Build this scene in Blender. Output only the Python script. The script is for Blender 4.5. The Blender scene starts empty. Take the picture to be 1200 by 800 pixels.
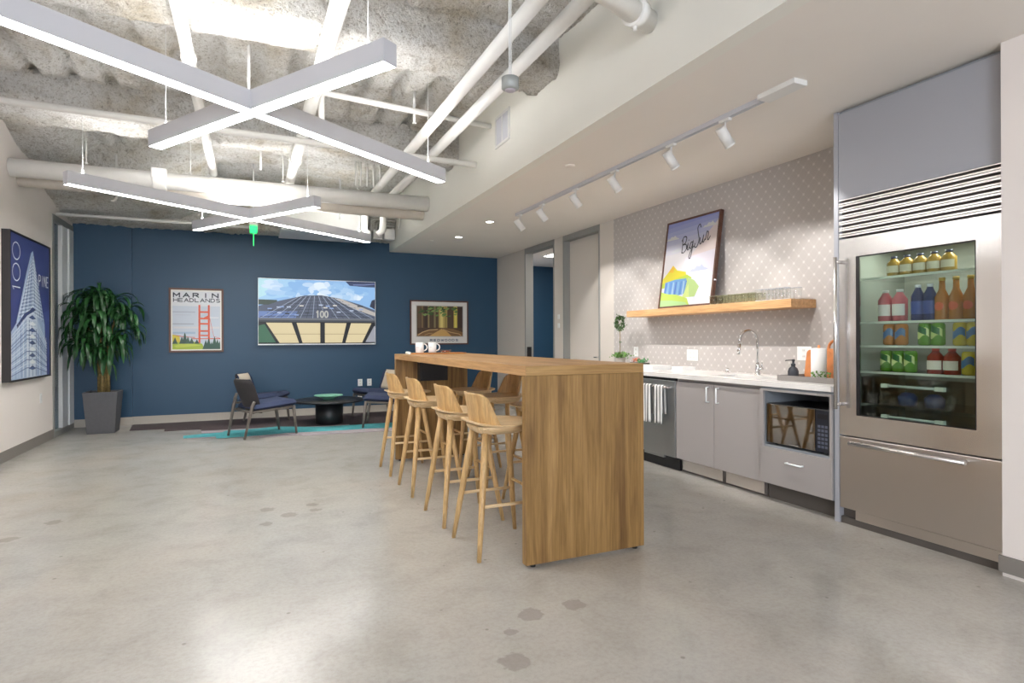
import bpy, bmesh, math, random
from mathutils import Vector, Matrix, noise
PI = math.pi
D = bpy.data
C = bpy.context.scene.collection
scene = bpy.context.scene
random.seed(7)

# ------------------------------------------------------------------ camera
cam_d = D.cameras.new('camera'); cam = D.objects.new('camera', cam_d); C.objects.link(cam)
FPX, YAW, CH, ROLL = 687.2, 0.4205, 1.2266, 0.0036
F = Vector((math.sin(YAW), math.cos(YAW), 0)); R = Vector((math.cos(YAW), -math.sin(YAW), 0)); U = Vector((0, 0, 1))
R2 = R * math.cos(ROLL) - U * math.sin(ROLL); U2 = R * math.sin(ROLL) + U * math.cos(ROLL)
m = Matrix.Identity(4)
for i in range(3):
    m[i][0] = R2[i]; m[i][1] = U2[i]; m[i][2] = -F[i]
m[2][3] = CH
cam.matrix_world = m
cam_d.sensor_width = 36; cam_d.lens = FPX / 1200 * 36
cam_d.shift_y = -2.5 / 1200
cam_d.clip_start = 0.05; cam_d.clip_end = 200
scene.camera = cam

# ------------------------------------------------------------------ world, exposure
w = D.worlds.new('world'); scene.world = w; w.use_nodes = True
wn = w.node_tree.nodes; bg = wn['Background']
bg.inputs[0].default_value = (0.62, 0.74, 1.0, 1); bg.inputs[1].default_value = 2.2
scene.view_settings.view_transform = 'Standard'; scene.view_settings.look = 'None'
scene.view_settings.gamma = 1; scene.view_settings.use_curve_mapping = False
scene.view_settings.exposure = 0.66
LED_DOWN, LED_UP, SPOT_W, DOWN_W = 24.0, 21.0, 33.0, 15.0

def area(name, loc, sx, sy, power, col, rot=(0, 0, 0), portal=False):
    l = D.lights.new(name, 'AREA'); l.shape = 'RECTANGLE'; l.size = sx; l.size_y = sy; l.energy = power; l.color = col
    o = D.objects.new(name, l); C.objects.link(o); o.location = loc; o.rotation_euler = rot
    if portal: l.cycles.is_portal = True
    return o
# daylight coming in through the windows of the rear wall
area('window_daylight', (-0.6, -4.55, 1.75), 3.2, 1.9, 250, (0.86, 0.92, 1.0), (PI / 2, 0, 0))

# ------------------------------------------------------------------ materials
def lin(c):
    if isinstance(c, str):
        c = c.lstrip('#'); c = [int(c[i:i + 2], 16) / 255 for i in (0, 2, 4)]
    return tuple((x / 12.92 if x <= .04045 else ((x + .055) / 1.055) ** 2.4) for x in c) + (1,)
class NT:
    def __init__(s, name):
        s.m = D.materials.new(name); s.m.use_nodes = True; s.t = s.m.node_tree; s.n = s.t.nodes; s.b = s.n['Principled BSDF']
    def add(s, t, **k):
        n = s.n.new(t)
        for a, b in k.items(): setattr(n, a, b)
        return n
    def link(s, a, b): s.t.links.new(a, b)
    def coord(s, kind='Object', scale=(1, 1, 1)):
        tc = s.add('ShaderNodeTexCoord'); mp = s.add('ShaderNodeMapping'); mp.inputs['Scale'].default_value = scale
        s.link(tc.outputs[kind], mp.inputs[0]); return mp.outputs[0]
    def noise(s, vec, scale, detail=4, rough=.5, dist=0):
        n = s.add('ShaderNodeTexNoise'); n.inputs['Scale'].default_value = scale; n.inputs['Detail'].default_value = detail
        n.inputs['Roughness'].default_value = rough; n.inputs['Distortion'].default_value = dist
        if vec: s.link(vec, n.inputs['Vector'])
        return n.outputs[0]
    def ramp(s, fac, stops):
        r = s.add('ShaderNodeValToRGB'); e = r.color_ramp.elements
        while len(e) < len(stops): e.new(.5)
        for i, (p, c) in enumerate(stops): e[i].position = p; e[i].color = c if len(c) == 4 else tuple(c) + (1,)
        s.link(fac, r.inputs[0]); return r.outputs[0]
    def mix(s, fac, a, b, mode='MIX'):
        n = s.add('ShaderNodeMix', data_type='RGBA', blend_type=mode)
        if isinstance(fac, float): n.inputs[0].default_value = fac
        else: s.link(fac, n.inputs[0])
        for k, v in ((6, a), (7, b)):
            if isinstance(v, tuple): n.inputs[k].default_value = v
            else: s.link(v, n.inputs[k])
        return n.outputs[2]
    def math(s, op, a, b=0.0, c=0.0):
        n = s.add('ShaderNodeMath', operation=op)
        for k, v in enumerate((a, b, c)):
            if isinstance(v, (int, float)): n.inputs[k].default_value = v
            else: s.link(v, n.inputs[k])
        return n.outputs[0]
    def bump(s, h, strength=.2, dist=.01):
        n = s.add('ShaderNodeBump'); n.inputs['Strength'].default_value = strength; n.inputs['Distance'].default_value = dist
        s.link(h, n.inputs['Height']); s.link(n.outputs[0], s.b.inputs['Normal']); return n
    def col(s, v):
        if isinstance(v, tuple): s.b.inputs['Base Color'].default_value = v
        else: s.link(v, s.b.inputs['Base Color'])
def mat(name, c, rough=.5, metal=0., spec=.5, var=0., vscale=8., bump=0., bscale=60.):
    t = NT(name); c = lin(c) if not (isinstance(c, tuple) and len(c) == 4) else c
    t.b.inputs['Roughness'].default_value = rough; t.b.inputs['Metallic'].default_value = metal
    t.b.inputs['Specular IOR Level'].default_value = spec
    if var > 0:
        v = t.coord(); n = t.noise(v, vscale)
        t.col(t.ramp(n, [(.3, tuple(x * (1 - var) for x in c[:3])), (.7, tuple(min(1, x * (1 + var)) for x in c[:3]))]))
    else: t.col(c)
    if bump > 0:
        v = t.coord(); t.bump(t.noise(v, bscale), bump, .004)
    return t.m
def emis(name, c, s):
    t = NT(name); t.col((0, 0, 0, 1)); t.b.inputs['Emission Color'].default_value = c if len(c) == 4 else tuple(c) + (1,)
    t.b.inputs['Emission Strength'].default_value = s; return t.m
def glass(name, tint=(1, 1, 1, 1), rough=0., ior=1.45):
    t = NT(name); t.col(tint); t.b.inputs['Roughness'].default_value = rough; t.b.inputs['IOR'].default_value = ior
    t.b.inputs['Transmission Weight'].default_value = 1; return t.m
def pane_glass(name, tint, refl=.06, rough=0.02):
    # thin sheet: tinted see-through with a mirror coat
    t = NT(name); t.n.remove(t.b); o = t.n['Material Output']
    tr = t.add('ShaderNodeBsdfTransparent'); tr.inputs[0].default_value = tint
    gl = t.add('ShaderNodeBsdfGlossy'); gl.inputs['Roughness'].default_value = rough
    fr = t.add('ShaderNodeLayerWeight'); fr.inputs[0].default_value = .5
    f = t.math('ADD', t.math('MULTIPLY', t.math('POWER', fr.outputs['Facing'], 4.0), .55), .035 + refl); mx = t.add('ShaderNodeMixShader')
    t.link(f, mx.inputs[0]); t.link(tr.outputs[0], mx.inputs[1]); t.link(gl.outputs[0], mx.inputs[2]); t.link(mx.outputs[0], o.inputs[0])
    return t.m
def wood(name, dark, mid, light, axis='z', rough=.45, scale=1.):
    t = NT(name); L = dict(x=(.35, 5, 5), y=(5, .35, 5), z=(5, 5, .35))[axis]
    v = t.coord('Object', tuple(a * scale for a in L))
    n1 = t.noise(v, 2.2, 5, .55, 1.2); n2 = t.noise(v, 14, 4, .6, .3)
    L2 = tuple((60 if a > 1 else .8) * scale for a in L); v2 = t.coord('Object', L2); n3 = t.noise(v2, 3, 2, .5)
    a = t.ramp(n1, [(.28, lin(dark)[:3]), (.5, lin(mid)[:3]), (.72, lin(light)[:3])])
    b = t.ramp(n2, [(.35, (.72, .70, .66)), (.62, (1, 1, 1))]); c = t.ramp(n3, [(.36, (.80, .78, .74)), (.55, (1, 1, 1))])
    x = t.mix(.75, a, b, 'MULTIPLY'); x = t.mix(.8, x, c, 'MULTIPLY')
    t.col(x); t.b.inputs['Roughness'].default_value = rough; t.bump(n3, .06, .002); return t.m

def floor_mat():
    t = NT('polished_concrete'); v = t.coord('Object')
    n1 = t.noise(v, .55, 5, .6, .6); n2 = t.noise(v, 3.2, 8, .65, .4); n3 = t.noise(v, 45, 3, .7); n4 = t.noise(v, 170, 2, .8)
    a = t.ramp(n1, [(.3, lin('#aeaba5')[:3]), (.5, lin('#b7b3ac')[:3]), (.7, lin('#b9b1a7')[:3])])
    b = t.ramp(n2, [(.3, (.86, .855, .84)), (.5, (1.0, 1.0, 1.0)), (.7, (1.07, 1.065, 1.06))])
    c = t.ramp(n3, [(.32, (.90, .89, .88)), (.58, (1, 1, 1))]); d = t.ramp(n4, [(.26, (.74, .73, .72)), (.40, (1, 1, 1))])
    x = t.mix(1., a, b, 'MULTIPLY'); x = t.mix(1., x, c, 'MULTIPLY'); x = t.mix(.6, x, d, 'MULTIPLY')
    # pits and exposed aggregate
    vo = t.add('ShaderNodeTexVoronoi'); vo.inputs['Scale'].default_value = 5.5; t.link(v, vo.inputs[0])
    pit = t.ramp(vo.outputs['Distance'], [(.035, (1, 1, 1)), (.06, (0, 0, 0))])
    x = t.mix(t.math('MULTIPLY', pit, .5), x, lin('#6c665f'))
    # worn darker patches in the slab
    sp = t.add('ShaderNodeSeparateXYZ'); t.link(v, sp.inputs[0]); wob = t.noise(v, 26, 4)
    for px, py, r in ((1.139, 2.353, .062), (1.366, 2.36, .056), (.919, 2.035, .065), (1.0, 2.25, .028), (.11, 4.603, .055), (-1.366, 4.585, .055), (-1.219, 4.889, .055), (.25, 4.40, .06), (.10, 4.25, .045), (.42, 4.6, .045), (.43, 4.45, .045)):
        dx = t.math('SUBTRACT', sp.outputs[0], px); dy = t.math('SUBTRACT', sp.outputs[1], py)
        dd = t.math('SQRT', t.math('ADD', t.math('MULTIPLY', dx, dx), t.math('MULTIPLY', dy, dy)))
        dd = t.math('ADD', dd, t.math('MULTIPLY', t.math('SUBTRACT', wob, .5), .07))
        k = t.ramp(dd, [(r * .86, (1, 1, 1)), (r * 1.0, (0, 0, 0))])
        x = t.mix(t.math('MULTIPLY', k, .45), x, lin('#857d76'))
    t.col(x)
    t.b.inputs['Roughness'].default_value = .21
    t.b.inputs['Specular IOR Level'].default_value = .6
    return t.m
def spray_mat():
    t = NT('sprayed_fireproofing'); v = t.coord('Object')
    n1 = t.noise(v, 1.9, 6, .62); n2 = t.noise(v, 42, 5, .72); n3 = t.noise(v, 110, 3, .8); n4 = t.noise(v, 13, 4, .7)
    a = t.ramp(n1, [(.30, lin('#d3c8b4')[:3]), (.42, lin('#e9e4db')[:3]), (.55, lin('#f6f4f0')[:3])])
    b = t.ramp(n2, [(.36, (.42, .37, .31)), (.43, (.90, .89, .87)), (.52, (1, 1, 1))])
    c = t.ramp(n3, [(.38, (.50, .46, .41)), (.47, (1, 1, 1))]); d = t.ramp(n4, [(.34, (.62, .58, .52)), (.46, (1, 1, 1))])
    x = t.mix(.72, a, b, 'MULTIPLY'); x = t.mix(.5, x, c, 'MULTIPLY'); x = t.mix(.55, x, d, 'MULTIPLY'); t.col(x); t.b.inputs['Roughness'].default_value = .95
    h = t.math('ADD', t.math('ADD', t.math('MULTIPLY', n2, 1.0), t.math('MULTIPLY', n3, .4)), t.math('MULTIPLY', n4, .9)); t.bump(h, 1.0, .045); return t.m
def star_wall_mat():
    # taupe wallcovering with staggered small light dots
    t = NT('dotted_wallcovering'); v = t.coord('Object'); sp = t.add('ShaderNodeSeparateXYZ'); t.link(v, sp.inputs[0])
    y, z = sp.outputs[1], sp.outputs[2]; PX, PZ = .098, .113
    def grid(oy, oz):
        a = t.math('SUBTRACT', t.math('MODULO', t.math('ADD', t.math('DIVIDE', y, PX), 50 + oy), 1.), .5)
        b = t.math('SUBTRACT', t.math('MODULO', t.math('ADD', t.math('DIVIDE', z, PZ), 50 + oz), 1.), .5)
        a = t.math('MULTIPLY', a, PX); b = t.math('MULTIPLY', b, PZ)
        return t.math('SQRT', t.math('ADD', t.math('MULTIPLY', a, a), t.math('MULTIPLY', b, b)))
    d = t.math('MINIMUM', grid(0, 0), grid(.5, .5))
    k = t.ramp(d, [(.005, (1, 1, 1)), (.014, (0, 0, 0))])
    # fine mesh of thin lighter lines through the dots
    def diag(s):
        q = t.math('ADD', t.math('DIVIDE', y, PX), t.math('MULTIPLY', t.math('DIVIDE', z, PZ), s))
        q = t.math('ABSOLUTE', t.math('SUBTRACT', t.math('MODULO', t.math('ADD', q, 100), 1.), .5)); return q
    l = t.math('MAXIMUM', t.math('ADD', diag(1), 0.0), t.math('ADD', diag(-1), 0.0))
    kl = t.ramp(l, [(.455, (0, 0, 0)), (.48, (1, 1, 1))])
    base = t.mix(t.math('MULTIPLY', kl, .22), lin('#b6b0ac'), lin('#d0cbc7'))
    x = t.mix(t.math('MULTIPLY', k, .42), base, lin('#ece8e4')); t.col(x); t.b.inputs['Roughness'].default_value = .55
    return t.m
def steel(name, c='#b9b4ae', rough=.27, waves=0.):
    t = NT(name); t.col(lin(c)); t.b.inputs['Metallic'].default_value = .95
    t.b.inputs['Roughness'].default_value = rough; t.b.inputs['Anisotropic'].default_value = .35
    if waves:
        v2 = t.coord('Object', (1, .8, 2.2)); t.bump(t.noise(v2, 1.3, 0), waves, .05)
    return t.m
def towel_mat():
    t = NT('striped_towel'); v = t.coord('Object'); sp = t.add('ShaderNodeSeparateXYZ'); t.link(v, sp.inputs[0])
    q = t.math('ABSOLUTE', t.math('SUBTRACT', t.math('MODULO', t.math('ADD', t.math('DIVIDE', sp.outputs[1], .045), 100.2), 1.), .5))
    k = t.ramp(q, [(.16, (0, 0, 0)), (.2, (1, 1, 1))]); t.col(t.mix(k, lin('#5c5a5c'), lin('#ecebe8'))); t.b.inputs['Roughness'].default_value = .95
    return t.m

M = {}
M['floor'] = floor_mat(); M['spray'] = spray_mat(); M['dots'] = star_wall_mat()
M['wall'] = mat('warm_white_paint', '#ebe3dd', .7, var=.012, vscale=1.5)
M['soffit'] = mat('soffit_paint', '#eeece3', .7, var=.01, vscale=2)
M['ceil'] = mat('kitchen_ceiling_paint', '#efe9e1', .75, var=.01, vscale=2)
M['doorwall'] = mat('greige_paint', '#d3cbc2', .6)
M['door'] = mat('door_paint', '#cfc7be', .5)
M['blue'] = mat('navy_teal_paint', '#264964', .45, var=.03, vscale=1.2)
M['base'] = mat('grey_rubber_base', '#86807a', .6); M['base_light'] = mat('pale_base', '#b3aca2', .6)
M['frame_grey'] = mat('grey_metal_frame', '#93938f', .5, .0); M['frame_light'] = mat('brushed_aluminium', '#f0f3f4', .5, .0)
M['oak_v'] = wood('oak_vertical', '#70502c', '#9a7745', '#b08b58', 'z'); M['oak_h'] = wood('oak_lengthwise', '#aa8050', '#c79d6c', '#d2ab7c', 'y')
M['oak_x'] = wood('oak_crosswise', '#94703f', '#b08a56', '#bd9862', 'x')
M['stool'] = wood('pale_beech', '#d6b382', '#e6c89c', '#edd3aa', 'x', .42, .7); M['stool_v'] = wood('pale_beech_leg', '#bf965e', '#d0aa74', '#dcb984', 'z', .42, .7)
M['shelf'] = wood('light_oak_shelf', '#cf9f6c', '#dcae7c', '#e3b88a', 'y', .45)
M['white'] = mat('white_gloss', '#eeeeec', .3); M['white_matte'] = mat('white_matte_paint', '#e4e3df', .6)
M['pipe'] = mat('painted_pipe', '#efede8', .5, var=.03, vscale=6); M['pipe_tan'] = mat('painted_pipe_dusty', '#e4dbcf', .6, var=.06, vscale=5)
M['housing'] = mat('fixture_housing', '#c9c9ce', .5, .0)
M['led'] = emis('led_diffuser', (1, .99, .975), LED_DOWN); M['led_up'] = emis('led_uplight', (1, .99, .975), LED_UP)
M['spot_lens'] = emis('spot_lens', (1, .95, .86), 14); M['down_lens'] = emis('downlight_lens', (1, .95, .88), 12)
M['exit'] = emis('exit_sign_green', (.02, .85, .16), 1.6)
M['black'] = mat('black_plastic', '#17171a', .4); M['black_wood'] = mat('ebonised_wood', '#1c1b1e', .35, var=.1, vscale=20)
M['black_frame'] = mat('dark_metal_frame', '#2c2828', .5)
M['navy'] = mat('navy_fabric', '#323c58', .9, var=.12, vscale=90, bump=.3, bscale=300); M['char'] = mat('charcoal_shell', '#322f31', .75, var=.08, vscale=60)
M['legwood'] = mat('grey_brown_wood', '#6b645d', .5, var=.15, vscale=25); M['cushion'] = mat('cream_cushion', '#d5c9b6', .9)
M['planter'] = mat('charcoal_planter', '#57575a', .7, var=.05, vscale=30, bump=.15, bscale=120); M['soil'] = mat('soil', '#4a3d33', .95, var=.3, vscale=60, bump=.6, bscale=60)
M['cane'] = mat('cane_bark', '#7d6a40', .8, var=.3, vscale=40, bump=.4, bscale=90)
M['leaf'] = mat('dracaena_leaf', '#275229', .28, var=.6, vscale=9); M['leaf2'] = mat('small_leaf', '#5f8a3c', .5, var=.35, vscale=30)
M['leafdark'] = mat('topiary_leaf', '#4d6b3c', .6, var=.4, vscale=50)
M['steel'] = steel('brushed_steel', '#d9d6d4', .24, .30); M['steel_d'] = steel('brushed_steel_drawer', '#cfc8c1', .28, 0.)
M['steel_g'] = steel('grille_steel', '#e0dbd8', .27); M['dish'] = steel('dishwasher_steel', '#b9bdbe', .36)
M['chrome'] = mat('chrome', '#dcdcdc', .1, 1.)
M['cab'] = mat('cabinet_laminate', '#a39d9a', .5); M['cab_blue'] = mat('grey_lacquer_panel', '#a3a4aa', .42); M['cab_in'] = mat('cabinet_inside', '#8b9095', .5)
M['toe'] = mat('toe_kick', '#56504b', .5); M['counter'] = mat('white_quartz', '#e9e5e1', .22, var=.015, vscale=20)
M['glass'] = pane_glass('clear_glass', (.96, .97, .97, 1), .03); M['greenglass'] = pane_glass('smoky_green_glass', (.86, .87, .78, 1), .03)
M['fridge_glass'] = pane_glass('tinted_fridge_glass', (.80, .85, .82, 1), .0, .012); M['pane'] = pane_glass('partition_glass', (.50, .60, .62, 1), .0)
M['frost'] = mat('frosted_film', '#8f9ba0', .7); M['mw_glass'] = mat('black_mirror_glass', '#9d9892', .04, 1.0)
M['mug'] = mat('white_ceramic', '#f0efed', .25); M['tray'] = mat('honey_wood_tray', '#b97a3a', .45, var=.15, vscale=12); M['copper'] = mat('acacia_board', '#cf8148', .4, var=.15, vscale=14)
M['greytray'] = mat('grey_tray', '#8d8783', .6); M['soap'] = mat('slate_bottle', '#3f4046', .6); M['paper'] = mat('paper', '#f2f0ee', .9, bump=.1, bscale=200)
M['mint'] = mat('mint_glaze', '#8ecbb0', .3); M['fr_in'] = mat('fridge_liner', '#8f958c', .5); M['fr_shelf'] = mat('fridge_shelf_edge', '#dfe6da', .3)
M['walnut'] = mat('walnut_frame', '#5a3a2c', .45, var=.2, vscale=20); M['brownframe'] = mat('brown_frame', '#6a4a3e', .5)
M['towel'] = towel_mat(); M['keypad'] = mat('keypad_panel', '#20232c', .3); M['key'] = mat('keys', '#5a6070', .4)
M['sensor'] = mat('sensor_grey', '#a3a6a3', .5, .2); M['rug_dark'] = mat('rug_dark_brown', '#55494a', .95, var=.12, vscale=30, bump=.3, bscale=200)
M['rug_mid'] = mat('rug_grey_lilac', '#a39a9e', .95, var=.06, vscale=30, bump=.3, bscale=200); M['rug_teal'] = mat('rug_teal', '#4fa5ab', .95, var=.10, vscale=20, bump=.3, bscale=200)
_cm = {}
def cm(hexc, rough=.5, e=0.):
    if rough == .41: hexc = '#' + ''.join('%02x' % int(int(hexc[1 + 2 * i:3 + 2 * i], 16) * .86) for i in range(3))
    k = (hexc, rough, e)
    if k not in _cm:
        if e:
            _cm[k] = emis('screen_' + hexc.strip('#'), lin(hexc), e)
        else: _cm[k] = mat('print_' + hexc.strip('#'), hexc, rough)
    return _cm[k]

# ------------------------------------------------------------------ mesh helpers
class MB:
    def __init__(s, mats=None): s.bm = bmesh.new(); s.mi = 0
    def box(s, x0, x1, y0, y1, z0, z1, mi=None):
        v = [s.bm.verts.new((x, y, z)) for x in (x0, x1) for y in (y0, y1) for z in (z0, z1)]
        for f in ((0, 1, 3, 2), (4, 6, 7, 5), (0, 4, 5, 1), (2, 3, 7, 6), (0, 2, 6, 4), (1, 5, 7, 3)):
            fc = s.bm.faces.new([v[i] for i in f]); fc.material_index = s.mi if mi is None else mi
        return s
    def boxm(s, sx, sy, sz, mtx, mi=None):
        n = len(s.bm.verts); s.box(-sx / 2, sx / 2, -sy / 2, sy / 2, -sz / 2, sz / 2, mi)
        s.bm.verts.ensure_lookup_table()
        for v in s.bm.verts[n:]: v.co = mtx @ v.co
        return s
    def tube(s, pts, r, n=12, cap=True, mi=None):
        pts = [Vector(p) for p in pts]; rs = r if isinstance(r, (list, tuple)) else [r] * len(pts); rings = []
        prev = None
        for i, p in enumerate(pts):
            a = pts[min(i + 1, len(pts) - 1)] - pts[max(i - 1, 0)]; a.normalize()
            if prev is None:
                q = Vector((0, 0, 1)) if abs(a.z) < .9 else Vector((1, 0, 0)); e = a.cross(q).normalized()
            else: e = (prev - a * prev.dot(a)).normalized()
            prev = e; f2 = a.cross(e)
            rings.append([s.bm.verts.new(p + (e * math.cos(2 * PI * k / n) + f2 * math.sin(2 * PI * k / n)) * rs[i]) for k in range(n)])
        for i in range(len(rings) - 1):
            for k in range(n):
                fc = s.bm.faces.new((rings[i][k], rings[i][(k + 1) % n], rings[i + 1][(k + 1) % n], rings[i + 1][k])); fc.smooth = True
                fc.material_index = s.mi if mi is None else mi
        if cap:
            for rg in (rings[0][::-1], rings[-1]):
                fc = s.bm.faces.new(rg); fc.material_index = s.mi if mi is None else mi
        return s
    def lathe(s, prof, c=(0, 0, 0), n=24, mi=None, smooth=True):
        c = Vector(c); rings = []
        for r, z in prof:
            rings.append([s.bm.verts.new(c + Vector((max(r, 1e-4) * math.cos(2 * PI * k / n), max(r, 1e-4) * math.sin(2 * PI * k / n), z))) for k in range(n)])
        for i in range(len(rings) - 1):
            for k in range(n):
                fc = s.bm.faces.new((rings[i][k], rings[i][(k + 1) % n], rings[i + 1][(k + 1) % n], rings[i + 1][k])); fc.smooth = smooth
                fc.material_index = s.mi if mi is None else mi
        if prof[0][0] > 1e-3: s.bm.faces.new(rings[0][::-1]).material_index = s.mi if mi is None else mi
        if prof[-1][0] > 1e-3: s.bm.faces.new(rings[-1]).material_index = s.mi if mi is None else mi
        return s
    def prism(s, pts, z0, z1, mtx=None, mi=None):
        a = [s.bm.verts.new((p[0], p[1], z0)) for p in pts]; b = [s.bm.verts.new((p[0], p[1], z1)) for p in pts]
        fs = [s.bm.faces.new(a[::-1]), s.bm.faces.new(b)]
        for i in range(len(pts)):
            j = (i + 1) % len(pts); fs.append(s.bm.faces.new((a[i], a[j], b[j], b[i])))
        for f in fs: f.material_index = s.mi if mi is None else mi
        if mtx:
            for v in a + b: v.co = mtx @ v.co
        return s
    def grid(s, nu, nv, fn, mi=None, smooth=True):
        g = [[s.bm.verts.new(fn(i / nu, j / nv)) for j in range(nv + 1)] for i in range(nu + 1)]
        for i in range(nu):
            for j in range(nv):
                fc = s.bm.faces.new((g[i][j], g[i + 1][j], g[i + 1][j + 1], g[i][j + 1])); fc.smooth = smooth
                fc.material_index = s.mi if mi is None else mi
        return s
    def build(s, name, mats, parent=None, bevel=0., solid=0., loc=None, recalc=True):
        if recalc: bmesh.ops.recalc_face_normals(s.bm, faces=s.bm.faces)
        me = D.meshes.new(name); 
        if loc:
            for v in s.bm.verts: v.co -= Vector(loc)
        s.bm.to_mesh(me); s.bm.free(); o = D.objects.new(name, me); C.objects.link(o)
        if loc: o.location = loc
        for x in (mats if isinstance(mats, list) else [mats]): me.materials.append(x)
        if solid:
            md = o.modifiers.new('solid', 'SOLIDIFY'); md.thickness = solid; md.offset = 0
        if bevel:
            md = o.modifiers.new('bevel', 'BEVEL'); md.width = bevel; md.segments = 2; md.limit_method = 'ANGLE'; md.angle_limit = .7
        if parent: o.parent = parent
        return o
def thing(name, label, cat, loc=(0, 0, 0), rz=0, group=None):
    o = D.objects.new(name, None); C.objects.link(o); o.location = loc; o.rotation_euler = (0, 0, rz); o.empty_display_size = .1
    o['label'] = label; o['category'] = cat
    if group: o['group'] = group
    return o
def tag(o, label, cat, group=None, kind=None):
    o['label'] = label; o['category'] = cat
    if group: o['group'] = group
    if kind: o['kind'] = kind
    return o
def struct(o): o['kind'] = 'structure'; return o
def dup(root, loc, rz, label, group=None):
    r = root.copy(); C.objects.link(r); r.location = loc; r.rotation_euler = (0, 0, rz); r['label'] = label
    if group: r['group'] = group
    for ch in list(root.children):
        c = ch.copy(); C.objects.link(c); c.parent = r
        for g in ch.children:
            d = g.copy(); C.objects.link(d); d.parent = c
    return r
def planebox(name, x0, x1, y0, y1, z0, z1, m_, **k):
    return MB().box(x0, x1, y0, y1, z0, z1).build(name, m_, **k)

# ------------------------------------------------------------------ stroke lettering (flat ribbons)
GL = {
 'M': [[(0, 0), (0, 1), (.5, .35), (1, 1), (1, 0)]], 'A': [[(0, 0), (.5, 1), (1, 0)], [(.2, .36), (.8, .36)]],
 'R': [[(0, 0), (0, 1), (.6, 1), (.85, .9), (.85, .6), (.6, .48), (0, .48)], [(.45, .48), (.9, 0)]], 'I': [[(.5, 0), (.5, 1)]],
 'N': [[(0, 0), (0, 1), (1, 0), (1, 1)]], 'H': [[(0, 0), (0, 1)], [(1, 0), (1, 1)], [(0, .5), (1, .5)]],
 'E': [[(.85, 0), (0, 0), (0, 1), (.85, 1)], [(0, .5), (.75, .5)]], 'D': [[(0, 0), (0, 1), (.5, 1), (.85, .8), (.95, .5), (.85, .2), (.5, 0), (0, 0)]],
 'L': [[(0, 1), (0, 0), (.8, 0)]], 'S': [[(.9, .85), (.6, 1), (.3, 1), (.08, .82), (.15, .6), (.8, .4), (.92, .18), (.7, 0), (.3, 0), (.05, .15)]],
 'P': [[(0, 0), (0, 1), (.6, 1), (.85, .88), (.85, .58), (.6, .45), (0, .45)]], 'W': [[(0, 1), (.25, 0), (.5, .8), (.75, 0), (1, 1)]],
 'O': [[(.5 + .5 * math.sin(a * PI / 8), .5 + .5 * math.cos(a * PI / 8)) for a in range(17)]],
 '0': [[(.5 + .5 * math.sin(a * PI / 8), .5 + .5 * math.cos(a * PI / 8)) for a in range(17)]], '1': [[(.25, .82), (.55, 1), (.55, 0)]],
}
def ribbon(mb, pts, wd, mtx, h=.0, mi=0):
    pts = [Vector((p[0], p[1])) for p in pts]; n = len(pts); L = []; Rr = []
    closed = (pts[0] - pts[-1]).length < 1e-6 and n > 3
    for i, p in enumerate(pts):
        a = pts[i - 1] if i > 0 else (pts[-2] if closed else None); b = pts[i + 1] if i < n - 1 else (pts[1] if closed else None)
        d1 = (p - a).normalized() if a is not None else None; d2 = (b - p).normalized() if b is not None else None
        t = ((d1 or d2) + (d2 or d1)); t = t.normalized() if t.length > 1e-4 else (d1 or d2)
        nn = Vector((-t.y, t.x)); q = (d1 or d2); cosv = max(.4, abs(Vector((-q.y, q.x)).dot(nn)))
        L.append(p + nn * wd / 2 / cosv); Rr.append(p - nn * wd / 2 / cosv)
    vl = [mb.bm.verts.new(mtx @ Vector((p.x, p.y, h))) for p in L]; vr = [mb.bm.verts.new(mtx @ Vector((p.x, p.y, h))) for p in Rr]
    for i in range(n - 1):
        f = mb.bm.faces.new((vl[i], vl[i + 1], vr[i + 1], vr[i])); f.material_index = mi
def text(mb, s, x, y, cw, chh, gap, wd, mtx, h, mi=0):
    for c in s:
        if c in GL:
            for pl in GL[c]:
                q = [Vector((x + px * cw, y + py * chh)) for px, py in pl]
                if len(q) > 7: ribbon(mb, q, wd, mtx, h, mi); continue
                for a, b_ in zip(q, q[1:]):
                    e_ = (b_ - a).normalized() * wd * .45; ribbon(mb, [a - e_, b_ + e_], wd, mtx, h, mi)
        x += cw + gap
def poly(mb, pts, mtx, h, mi):
    f = mb.bm.faces.new([mb.bm.verts.new(mtx @ Vector((p[0], p[1], h))) for p in pts]); f.material_index = mi
class Art:
    """flat printed picture: coloured shapes in the picture's own plane (u right, v up, metres)"""
    def __init__(s, mtx, e=0., rough=.5): s.mb = MB(); s.m = mtx; s.mats = []; s.keys = {}; s.h = 0.; s.e = e; s.rough = rough
    def k(s, c):
        if c not in s.keys: s.keys[c] = len(s.mats); s.mats.append(cm(c, s.rough, s.e))
        return s.keys[c]
    def poly(s, c, pts): poly(s.mb, pts, s.m, s.h, s.k(c)); s.h += .00004
    def rect(s, c, x0, y0, x1, y1): s.poly(c, [(x0, y0), (x1, y0), (x1, y1), (x0, y1)])
    def line(s, c, pts, wd): ribbon(s.mb, pts, wd, s.m, s.h, s.k(c)); s.h += .00004
    def text(s, c, t, x, y, cw, chh, gap, wd): text(s.mb, t, x, y, cw, chh, gap, wd, s.m, s.h, s.k(c)); s.h += .00004
    def build(s, name, parent): return s.mb.build(name, s.mats, parent, recalc=False)
def planem(o, u, v):
    u = Vector(u).normalized(); v = Vector(v).normalized(); n = u.cross(v)
    mm = Matrix.Identity(4)
    for i in range(3): mm[i][0] = u[i]; mm[i][1] = v[i]; mm[i][2] = n[i]; mm[i][3] = o[i]
    return mm

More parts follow.
